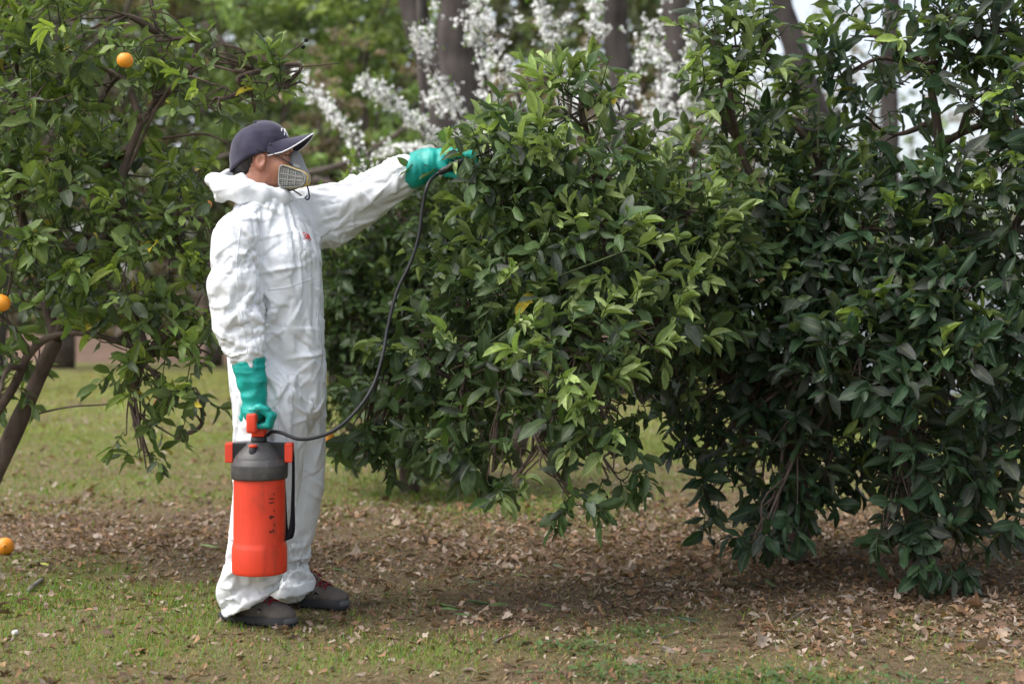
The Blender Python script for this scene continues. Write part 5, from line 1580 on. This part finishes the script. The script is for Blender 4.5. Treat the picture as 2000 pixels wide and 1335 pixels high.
v_, q_ = gl.net(); v_ = relax(v_, q_, 1); n_ = vnormals(v_, q_)
fold = (v_[:, 2] > P(0, 800, GA)[2]) * 1.0
v_ = v_ + n_ * (fold * .0055 * (1 - 1.4 * np.abs(NZ(v_ * [20, 20, 24] + 3))) + .0030 * (.6 - 1.4 * np.abs(NZ(v_ * [14, 14, 40] + 1))) + .0006 * NZ2(v_ * [60, 60, 60]))[:, None]
obj("glove", mesh_np("glove", v_, q_), m_glove, man)["label"] = "green rubber glove gripping the sprayer handle"

GB = ARM_F - .12                              # depth of the far hand
gl = SDF(P(780, 380, GB) - [0, .11, 0], P(960, 270, GB) + [0, .11, 0], .0038)
gl.cone(P(806, 331, GB), P(840, 320, GB), .062, .051, .006, (1, .9, 1))
gl.cone(P(840, 319, GB), P(868, 309, GB), .046, .037, .012, (1, .9, 1))
gl.cone(P(868, 309, GB), P(893, 303, GB), .033, .030, .012, (1, 1.25, 1))
for i, o_ in enumerate((-.040, -.014, .012, .036)):
    r = (.0155, .016, .0155, .014)[i]
    y0 = (4, 0, 0, 3)[i]
    gl.cone(P(892, 300, GB + o_), P(921, 303 + y0, GB + o_), r * 1.15, r, .005)
    gl.cone(P(921, 303 + y0, GB + o_), P(927, 326 + y0, GB + o_), r, r * .95, .003)
    gl.cone(P(927, 326 + y0, GB + o_), P(900, 331 + y0, GB + o_), r * .95, r * .85, .003)
gl.cone(P(862, 318, GB - .030), P(872, 338, GB - .040), .018, .016, .010)        # thumb under the grip
gl.cone(P(872, 338, GB - .040), P(893, 343, GB - .040), .0155, .012, .004)
gl.box(P(775, 331, GB), (.042, .09, .1), .001, op='cut', rot=rotm(0, 8, 0))
v_, q_ = gl.net(); v_ = relax(v_, q_, 1); n_ = vnormals(v_, q_)
fold = np.clip((P(872, 0, GB)[0] - v_[:, 0]) / .08, 0, 1)
v_ = v_ + n_ * (fold * .0090 * (1 - 1.4 * np.abs(NZ(v_ * [15, 15, 15] + 9))) + .0035 * (.6 - 1.4 * np.abs(NZ(v_ * [44, 12, 18] + 1))) + .0006 * NZ2(v_ * 60))[:, None]
obj("glove", mesh_np("glove", v_, q_), m_glove, man)["label"] = "green rubber glove reaching into the leaves with the spray grip"

# --- shoes
m_shoe = plain("grey_suede", (.120, .106, .094), .9, .2, noise=.6, nscale=30, bump=.5, bscale=350, dark=.6)
m_sole = plain("black_sole", (.040, .040, .043), .75, .3, noise=.5, nscale=25, bump=.3)
m_toe = plain("toe_bumper", (.090, .088, .090), .7, .3)
m_slot = plain("shoe_vent", (.010, .010, .011), .8, .2)
m_trim = plain("shoe_trim", (.30, .29, .27), .6, .3)
m_lace = plain("red_lace", (.16, .016, .020), .8, .2)
def shoe(hx, hd, tx, td):
    heel = P(hx, 0, hd) * [1, 1, 0]; toe = P(tx, 0, td) * [1, 1, 0]
    dx = toe - heel; L = np.linalg.norm(dx); yaw = math.atan2(dx[1], dx[0])
    R = np.array(Matrix.Rotation(yaw, 3, 'Z'))
    W = lambda v: np.asarray(v) @ R.T + heel + np.array([0, 0, .012])
    k = L / .30
    root = empty("shoe", heel); root.parent = man; root.location = Vector(heel) - man.location
    s = SDF((-.03, -.075, -.02), (.34, .075, .16), .0042)
    s.cone((.04, 0, .05), (.14, 0, .052), .040, .046, .02, (1, .95, 1))
    s.cone((.14, 0, .048), (.245, -.004, .034), .046, .036, .025, (1, 1.1, .9))
    s.cone((.035, 0, .055), (.045, 0, .110), .040, .038, .02, (1, .85, 1))
    s.cone((.10, 0, .09), (.15, 0, .085), .032, .026, .02, (1, .9, 1))
    s.ell((.252, -.004, .032), (.056, .046, .029), .015)
    s.plane((0, 0, .010), (0, 0, -1))
    v, q = s.net(); v = relax(v, q, 1); v[:, :2] *= k
    up = obj("upper", mesh_np("upper", W(v), q), m_shoe, root)
    s = SDF((-.03, -.08, -.03), (.34, .08, .08), .0042)
    s.cone((.035, 0, .008), (.14, 0, .008), .046, .043, .01, (1, 1, .8))
    s.cone((.14, 0, .008), (.255, -.003, .010), .043, .053, .02, (1, 1, .8))
    s.plane((0, 0, .017), (-.06, 0, 1)); s.plane((0, 0, -.012), (0, 0, -1))
    for x in np.arange(.0, .32, .022):
        for sg in (-1, 1): s.box((x, sg * .056, -.010), (.004, .02, .007), .001, op='cut')
    v, q = s.net(); v = relax(v, q, 1); v[:, :2] *= k
    obj("sole", mesh_np("sole", W(v), q), m_sole, root)
    s = SDF((.2, -.08, -.01), (.34, .08, .08), .004)
    s.ell((.252, -.003, .012), (.0605, .0515, .032), .0)
    s.box((.215, 0, .03), (.042, .1, .07), .01, k=.01, op='cut', rot=rotm(0, -38, 0))
    s.plane((0, 0, .004), (0, 0, -1))
    v, q = s.net(); v = relax(v, q, 1); v[:, :2] *= k
    obj("toe_cap", mesh_np("toe_cap", W(v), q), m_toe, root)
    ub = BVHTree.FromPolygons([tuple(x) for x in W(s_up_v(up))], [tuple(p.vertices) for p in up.data.polygons]) if False else BVHTree.FromObject(up, bpy.context.evaluated_depsgraph_get()) if False else None
    # vents along each side, with pale edges
    for sg in (-1, 1):
        for i, x in enumerate((.128, .160, .190)):
            c = np.array([x * k, sg * (.0435 - .0002 * i), .058 - .006 * i])
            rr = rotm(sg * -22, 0, 0) @ rotm(0, -50, 0)
            obj("vent_trim", mesh_np("vent_trim", *(lambda vf: (W(vf[0]), vf[1]))(rbox(c, (.021 - .003 * i, .0030, .0085), .002, 2, rr))), m_trim if False else m_shoe, root)
            obj("vent", mesh_np("vent", *(lambda vf: (W(vf[0]), vf[1]))(rbox(c + [.001, sg * .0030, .001], (.0170 - .003 * i, .0014, .0056), .0015, 2, rr))), m_slot, root)
            a = c + np.array([-.003, sg * .0034, -.0072])
            obj("vent_edge", mesh_np("vent_edge", *(lambda vf: (W(vf[0]), vf[1]))(rbox(a, (.017 - .003 * i, .0014, .0017), .0007, 1, rr))), m_trim, root)
    for i, x in enumerate((.140, .164, .188, .210)):
        z = .103 - .0085 * i
        pts = spline([(x * k - .004, -.030, z - .014), (x * k, -.014, z - .002), (x * k + .006, 0, z + .001), (x * k + .010, .014, z - .002), (x * k + .012, .030, z - .014)], 12)
        obj("lace", mesh_np("lace", *tube(W(pts), .0034, 6)), m_lace, root)
        pts[:, 1] *= -1; pts[:, 2] += .002
        obj("lace", mesh_np("lace", *tube(W(pts), .0034, 6)), m_lace, root)
    for sg in (-1, 1):
        pts = spline([(.130 * k, 0, .108), (.137 * k, sg * .02, .118), (.168 * k, sg * .036, .100), (.156 * k, sg * .012, .104), (.134 * k, 0, .107)], 14)
        obj("lace_bow", mesh_np("lace_bow", *tube(W(pts), .0028, 6)), m_lace, root)
    return root
shoe(436, 5.10, 572, 4.965)["label"] = "dark grey work shoe nearest the camera"
shoe(545, 5.37, 677, 5.265)["label"] = "dark grey work shoe set behind the other"
# ------------------------------------------------------------------ pressure sprayer hanging from the near hand
DS = ARM_N - .02
SX = P(507, 0, DS)[0]
sc_ = DS / F_PX
def zz(py): return CAM_H - (py - 5 - 610) * sc_
sprayer = empty("pressure_sprayer", (SX, DS, zz(1122)),
                "orange-red pressure sprayer with black lid held by its handle beside the man's leg", "sprayer")
m_red, nt, b, _o = mat_new("red_plastic")
tc = N(nt, 'ShaderNodeTexCoord')
mp = N(nt, 'ShaderNodeMapping'); mp.inputs['Scale'].default_value = (40, 40, 4); nt.links.new(tc.outputs['Object'], mp.inputs[0])
t1 = N(nt, 'ShaderNodeTexNoise', Scale=1.0, Detail=6.0, Roughness=.7); nt.links.new(mp.outputs[0], t1.inputs['Vector'])
t1b = N(nt, 'ShaderNodeTexNoise', Scale=7.0, Detail=6.0, Roughness=.7); nt.links.new(tc.outputs['Object'], t1b.inputs['Vector'])
ad = N(nt, 'ShaderNodeMath', operation='MULTIPLY'); nt.links.new(t1.outputs['Fac'], ad.inputs[0]); nt.links.new(t1b.outputs['Fac'], ad.inputs[1])
nt.links.new(ramp(nt, ad.outputs[0], [(.10, (.38, .04, .018)), (.22, (.66, .045, .015)), (.45, (.74, .055, .018))]), b.inputs['Base Color'])
b.inputs['Roughness'].default_value = .42
mr = N(nt, 'ShaderNodeMapRange'); mr.inputs['To Min'].default_value = .6; mr.inputs['To Max'].default_value = .36
nt.links.new(t1.outputs['Fac'], mr.inputs['Value']); nt.links.new(mr.outputs[0], b.inputs['Roughness'])
b.inputs['Subsurface Weight'].default_value = 0.0
m_blk, nt, b, _o = mat_new("dusty_black_plastic")
tc = N(nt, 'ShaderNodeTexCoord')
t1 = N(nt, 'ShaderNodeTexNoise', Scale=14.0, Detail=8.0, Roughness=.7); nt.links.new(tc.outputs['Object'], t1.inputs['Vector'])
nt.links.new(ramp(nt, t1.outputs['Fac'], [(.32, (.026, .026, .028)), (.52, (.055, .052, .050)), (.72, (.115, .104, .094))]), b.inputs['Base Color'])
b.inputs['Roughness'].default_value = .5
m_dark = plain("black_plastic", (.018, .018, .020), .45, .4)
m_ink = plain("black_print", (.02, .012, .012), .6, .3)
m_web = plain("black_webbing", (.014, .013, .018), .85, .15, bump=.5, bscale=600)
C0 = np.array([SX, DS, 0])
r1 = 50.5 * sc_
rb = 53.5 * sc_
tank_prof = [(.001, zz(1119)), (rb * .90, zz(1119)), (rb * .93, zz(1122)), (rb * .985, zz(1121)), (rb, zz(1112)), (rb, zz(1074)), (rb * .985, zz(1069)), (r1 * 1.01, zz(1063)), (r1, zz(1060)), (r1 * .995, zz(1000)), (r1 * .99, zz(940)), (r1 * .985, zz(925)), (.001, zz(925))]
# the lower skirt has a flat recessed panel on its right front
tv_, tf_ = lathe(tank_prof, 72, C0)
for i in range(len(tv_)):
    d_ = tv_[i] - C0
    a_ = math.degrees(math.atan2(d_[1], d_[0]))          # -90 faces the camera
    r_ = math.hypot(d_[0], d_[1])
    if -68 < a_ < -22 and zz(1108) < tv_[i][2] < zz(1058) and r_ > r1 * .99:
        kk = (r1 * 1.005) / r_
        tv_[i][0] = C0[0] + d_[0] * kk; tv_[i][1] = C0[1] + d_[1] * kk
tank = obj("tank", mesh_np("tank", tv_, tf_), m_red, sprayer)
bvm = tank.modifiers.new("b", 'BEVEL'); bvm.width = .003; bvm.segments = 2; bvm.limit_method = 'ANGLE'; bvm.angle_limit = math.radians(40)
rl = 54.5 * sc_
ring_prof = [(r1 * .9, zz(937)), (rl * .985, zz(938)), (rl, zz(935)), (rl * 1.01, zz(912)), (rl * 1.0, zz(909)), (rl * .93, zz(905)), (rl * .90, zz(899))]
obj("lid_ring", mesh_np("lid_ring", *lathe(ring_prof, 64, C0)), m_blk, sprayer)
dome_prof = [(rl * .92, zz(909)), (rl * .90, zz(900)), (rl * .84, zz(893)), (rl * .66, zz(882)), (rl * .50, zz(873)), (rl * .44, zz(869)), (rl * .38, zz(868)), (.001, zz(868))]
lid = obj("lid", mesh_np("lid", *lathe(dome_prof, 64, C0)), m_blk, sprayer)
# ribbed shoulder wings with red ends
for sg in (-1, 1):
    wing = []
    for i in range(9):
        py = 872 + i * 3.6
        x_in = 14 + max(0, (py - 872)) * 1.02
        x0, x1 = min(x_in, 47), 51
        wing.append(rbox((SX + sg * (x0 + x1) / 2 * sc_, DS, zz(py)), ((x1 - x0) / 2 * sc_, .021, 1.35 * sc_), .0008, 1))
    web = [(12, 869), (51, 869), (51, 904), (44, 902)]
    V = np.array([[SX + sg * x * sc_, DS + o, zz(y)] for o in (-.0175, .0175) for x, y in web])
    F = [(0, 1, 2, 3), (7, 6, 5, 4)] + [(i, i + 4, (i + 1) % 4 + 4, (i + 1) % 4) for i in range(4)]
    wing.append((V, F))
    obj("lid_wing", mesh_np("lid_wing", *merge(wing), smooth=False), m_dark, sprayer)
    endp = [rbox((SX + sg * 58 * sc_, DS, zz(888)), (7.2 * sc_, .022, 19.0 * sc_), .003, 2)]
    for i in range(9):
        endp.append(rbox((SX + sg * 58 * sc_, DS, zz(873 + i * 3.8)), (7.6 * sc_, .0232, 1.3 * sc_), .0008, 1))
    obj("wing_end", mesh_np("wing_end", *merge(endp), smooth=False), m_red, sprayer)
# relief valve on the front of the lid
yv = DS - rl * .60
vx = SX - 7 * sc_
vp = [(.0005, zz(905)), (.0055, zz(902)), (.0130, zz(895)), (.0140, zz(890)), (.0140, zz(882)), (.0125, zz(879)), (.0125, zz(876)), (.0005, zz(876))]
valve = obj("relief_valve", mesh_np("relief_valve", *lathe(vp, 20, (vx, yv, 0))), m_dark, sprayer)
obj("valve_knob", mesh_np("valve_knob", *lathe([(.0095, zz(876.5)), (.0145, zz(874)), (.0150, zz(871.5)), (.0115, zz(870)), (.0005, zz(869.5))], 20, (vx, yv, 0))), m_red, valve)
# neck and D-handle
obj("neck", mesh_np("neck", *lathe([(15 * sc_, zz(868.5)), (15.5 * sc_, zz(866)), (15.5 * sc_, zz(858)), (14 * sc_, zz(857)), (14 * sc_, zz(855)), (.001, zz(855))], 28, C0 + [-.002, 0, 0])), m_dark, sprayer)
hb = [rbox((SX - 1 * sc_, DS, zz(848)), (12.5 * sc_, .030, 8.5 * sc_), .004, 2),
      rbox((SX + 9 * sc_, DS, zz(843)), (6 * sc_, .018, 6 * sc_), .003, 2),
      rbox((SX - 8 * sc_, DS - .074, zz(828)), (9.6 * sc_, .013, 19 * sc_), .008, 4),
      rbox((SX - 8 * sc_, DS + .074, zz(828)), (9.6 * sc_, .013, 19 * sc_), .008, 4),
      rbox((SX - 8 * sc_, DS, zz(819)), (8.6 * sc_, .066, 8.4 * sc_), .008, 4),
      rbox((SX - 6 * sc_, DS, zz(842)), (8 * sc_, .064, 4.5 * sc_), .003, 2)]
obj("handle", mesh_np("handle", *merge(hb)), m_red, sprayer)
# carrying strap: hangs in a loop on the right
def strap(pts, w, n=30, nx=(1, 0, 0), th=.0012):
    c = spline(pts, n); nx = np.array(nx, float)
    t = np.gradient(c, axis=0); t /= np.linalg.norm(t, axis=1)[:, None]
    side = np.asarray([np.array(x) for x in w])
    side = np.stack([np.interp(np.linspace(0, 1, n), np.linspace(0, 1, len(side)), side[:, k]) for k in range(3)], 1)
    nr_ = np.cross(t, side); nr_ /= np.maximum(np.linalg.norm(nr_, axis=1), 1e-6)[:, None]
    V = np.concatenate([c - side + nr_ * th, c + side + nr_ * th, c + side - nr_ * th, c - side - nr_ * th])
    F = []
    for i in range(n - 1):
        for k in range(4):
            a = k * n + i; b2 = ((k + 1) % 4) * n + i
            F.append((a, b2, b2 + 1, a + 1))
    F += [(0, n, 2 * n, 3 * n), (4 * n - 1, 3 * n - 1, 2 * n - 1, n - 1)]
    return V, F
sv_, sf_ = strap([P(563, 872, DS), P(571, 880, DS), P(573, 920, DS), P(572, 980, DS), P(571, 1020, DS - .01), P(567, 1046, DS - .01), P(560, 1053, DS), P(556, 1030, DS + .02), P(556, 980, DS + .04), P(553, 930, DS + .05)],
                [(.002, .015, 0), (.002, .015, 0), (.002, .014, 0), (.004, .013, 0), (.010, .010, .002), (.012, .008, .004), (.011, .008, .0), (.003, .014, 0), (.002, .015, 0)], 44)
obj("carrying_strap", mesh_np("carrying_strap", sv_, sf_), m_web, sprayer)
sv_, sf_ = strap([P(452, 867, DS + .02), P(475, 863, DS + .03), P(495, 864, DS + .03)], [(0, .014, .001)] * 3, 16)
obj("carrying_strap", mesh_np("carrying_strap", sv_, sf_), m_web, sprayer)
# litre scale printed up the side, read with the head tilted
def wrap_text(txt, size, px_, py_):
    v, f = text_mesh(txt, size)
    x0 = (px_ - 507) * sc_
    a0 = math.asin(max(-1, min(1, x0 / r1)))
    out = []
    for x, y, _z in v:
        a = a0 - y / r1                       # turned a quarter: reading upwards
        R_ = r1 + .0012
        out.append([SX + R_ * math.sin(a), DS - R_ * math.cos(a), zz(py_) + x])
    return np.array(out), f
for txt, sz, py_ in [("5", .026, 1036), ("9", .026, 1008.5), ("11", .026, 977)]:
    obj("scale_number", mesh_np("scale_number", *wrap_text(txt, sz, 538, py_), smooth=False), m_ink, tank)
for py_ in (1024, 997, 965):
    obj("scale_tick", mesh_np("scale_tick", *wrap_text("-", .026, 540.5, py_), smooth=False), m_ink, tank)
# hose from the handle base round to the spray grip in the other hand
hose_pts = [P(522, 850, DS), P(531, 843, DS - .01), P(550, 845, DS - .02), P(583, 857, DS - .03), P(620, 853, DS - .02), P(660, 835, DS), P(700, 797, DS + .05), P(730, 750, DS + .10),
            P(748, 690, DS + .14), P(757, 640, DS + .17), P(775, 570, DS + .19), P(803, 510, DS + .20), P(818, 460, DS + .20), P(826, 400, DS + .20), P(836, 360, DS + .20), P(850, 343, GB - .058), P(863, 335, GB - .055)]
obj("hose", mesh_np("hose", *tube(spline(hose_pts, 150), 3.5 * sc_, 12)), m_dark, sprayer)
g0, g1_ = P(858, 337, GB - .056), P(890, 322, GB - .05)
dr = (g1_ - g0) / np.linalg.norm(g1_ - g0)
gp = [g0, g0 + dr * .02, g0 + dr * .038, g0 + dr * .04, g0 + dr * .075, g0 + dr * .12, P(945, 300, GB - .01), P(1010, 268, GB)]
grip = obj("spray_grip", mesh_np("spray_grip", *tube(np.array(gp[:6]), [.011, .0125, .0125, .0145, .0145, .014], 14)), m_dark, sprayer)
obj("lance", mesh_np("lance", *tube(np.array(gp[5:]), .005, 10)), m_dark, sprayer)
# ------------------------------------------------------------------ single fallen leaves and other small things on the ground
def zone(p):
    x, y = p[0], p[1]
    if y > 8.2: return "on the lawn beyond the litter"
    if x < -.95 and y > 5.9: return "in the litter at the left of the man"
    if x < -.95: return "on the grass in front of the left-hand litter"
    if x < .15 and y > 5.6: return "in the litter just right of the man's shoes"
    if x < .15: return "on the near grass below the man's shoes"
    if y > 5.6: return "in the shade under the right-hand citrus trees"
    return "on the bare near ground at the right"
def tone(c):
    return "pale tan" if c[0] > .31 else "mid brown" if c[0] > .2 else "dark brown"
for pos_, a_, b_, c_, col_, k_ in SINGLE_LEAVES:
    o = bpy.data.objects.new("fallen_leaf", dry_me[k_]); COL.objects.link(o)
    place(o, pos_ + [0, 0, .006], a_, b_, c_)
    o.color = (*col_, 1)
    kind_ = "lobed" if k_ < 5 else "rolled"
    tag(o, f"{tone(col_)} {kind_} dry leaf lying {zone(pos_)}", "fallen leaf", f"{tone(col_)} {kind_} dry leaves {zone(pos_)}")
m_green_fallen = tinted("fallen_green_leaf", .45, .4, .15, obj_color=True)
gme_ = []
for k_, (cu, w_) in enumerate([(1.1, .17), (.8, .2), (1.4, .16)]):
    T, F = ovate(40 + k_, cu, w_); me = mesh_np("green_leaf", T, F); me.materials.append(m_green_fallen); gme_.append(me)
for i, (px_, py_, yaw, ln, c, lab) in enumerate([
    (868, 1183, 80, .085, (.10, .17, .05), "rolled fresh green leaf, leftmost of the cluster on bare soil"),
    (878, 1198, 60, .060, (.09, .16, .05), "small green leaf touching the leftmost rolled one"),
    (905, 1208, 115, .055, (.10, .17, .05), "small green leaf lowest in the cluster on bare soil"),
    (940, 1176, 85, .085, (.05, .10, .035), "dark green rolled leaf at the back of the soil cluster"),
    (975, 1186, 100, .060, (.08, .15, .045), "broad green leaf in the middle of the soil cluster"),
    (1072, 1188, 80, .055, (.10, .18, .05), "pale green rolled leaf at the right end of the soil cluster"),
    (1035, 1188, 30, .045, (.12, .13, .09), "grey-green leaf standing on edge beside the soil cluster"),
    (925, 1142, 85, .045, (.11, .18, .07), "pale green leaf among the dry ones behind the soil cluster"),
    (962, 1144, 75, .055, (.04, .08, .035), "dark green leaf among dry ones behind the soil cluster"),
    (1015, 1123, 90, .055, (.30, .36, .16), "yellow-green leaf in the litter under the sprayed tree"),
    (1090, 1110, 40, .055, (.12, .17, .09), "grey-green leaf in the litter below the hanging branch"),
    (1345, 1220, 75, .075, (.03, .055, .025), "dark curled green leaf on the bare near ground"),
    (1350, 1193, 100, .050, (.07, .12, .03), "small green leaf behind the dark curled one"),
    (1460, 1145, 85, .06, (.03, .055, .03), "dark green leaf lying under the right-hand tree"),
    (1505, 1140, 20, .075, (.08, .14, .03), "green leaf fallen below the low hanging tuft"),
    (390, 975, 80, .07, (.34, .40, .14), "yellow-green leaf on the grass left of the sprayer"),
    (88, 1117, 45, .06, (.38, .40, .05), "yellow leaf standing up in the grass at far left"),
    (410, 1077, 95, .07, (.26, .36, .14), "pale green leaf beside the near trouser leg"),
    (655, 1110, 85, .065, (.16, .26, .08), "green leaf on the grass just behind the far shoe"),
    (1385, 1287, 80, .05, (.05, .10, .04), "little dark leaf among weeds at the bottom edge")]):
    d = F_PX * CAM_H / (py_ - 610)
    q = P(px_, py_, d); y_ = math.radians(yaw)
    a = np.array([math.cos(y_), math.sin(y_), 0]); bb = np.array([math.sin(y_), -math.cos(y_), .05]); cc_ = np.array([0, 0, -1.0]) if i % 3 else np.array([0, 0, 1.0])
    o = bpy.data.objects.new("fallen_green_leaf", gme_[i % 3]); COL.objects.link(o)
    place(o, q + [0, 0, height_of(q[:1], q[1:2])[0] + (.022 if cc_[2] < 0 else .008)], a * ln * 1.2, bb * ln * 1.3, cc_ * ln * 1.1)
    o.color = (*c, 1)
    tag(o, lab, "fallen leaf", "green leaves fallen from the citrus")
# orange on the ground at the left edge
d = F_PX * CAM_H / (1086 - 610)
v, f = fruit_mesh(.040, 3)
q = P(10, 1086, d)
fo = obj("fallen_orange", mesh_np("fallen_orange", v, f), m_fruit); fo.location = (q[0], q[1], .045); fo.rotation_euler = (math.radians(80), 0, math.radians(15))
tag(fo, "ripe orange lying on the litter at the left edge", "orange")
st_ = obj("stem", mesh_np("stem", *tube(np.array([[0, 0, .038], [.002, 0, .046]]), .004, 6)), m_stem); st_.parent = fo
# sticks
m_stick = bark("dead_stick", (.10, .085, .075), (.30, .265, .24), 40, .3)
for i, (x0, y0, x1, y1, r_, lab) in enumerate([(55, 1162, 82, 1140, .010, "grey broken stick in the grass at far left"), (1270, 1262, 1330, 1240, .003, "thin pale twig on the bare near ground"),
        (1540, 1215, 1600, 1180, .003, "thin dry twig in the shade at the right"), (960, 1265, 1000, 1245, .003, "short dry twig near the soil cluster"), (1880, 1250, 1990, 1262, .003, "long thin twig at the lower right edge")]):
    a = P(x0, y0, F_PX * CAM_H / (y0 - 610)); b2 = P(x1, y1, F_PX * CAM_H / (y1 - 610))
    for w_ in (a, b2): w_[2] = height_of(w_[:1], w_[1:2])[0] + r_ * .8 + .004
    v, f, c = limb_tube([a, (a + b2) / 2 + [0, .01, .004], b2], r_, r_ * .7, 8, 7, .004, i)
    tag(obj("stick", mesh_np("stick", v, f), m_stick), lab, "stick", "sticks on the ground")
# white stone
bm = bmesh.new(); bmesh.ops.create_icosphere(bm, subdivisions=3, radius=.011)
for vv in bm.verts: vv.co *= 1 + .25 * NZ(np.array([[vv.co.x * 90, vv.co.y * 90, vv.co.z * 90]]))[0]
me = bpy.data.meshes.new("pebble"); bm.to_mesh(me); bm.free()
for p_ in me.polygons: p_.use_smooth = True
q = P(30, 1243, F_PX * CAM_H / (1243 - 610))
pb = obj("pebble", me, plain("white_stone", (.55, .55, .54), .8, .2, noise=.4)); pb.location = (q[0], q[1], .014)
tag(pb, "small white pebble in the grass at the lower left", "pebble")
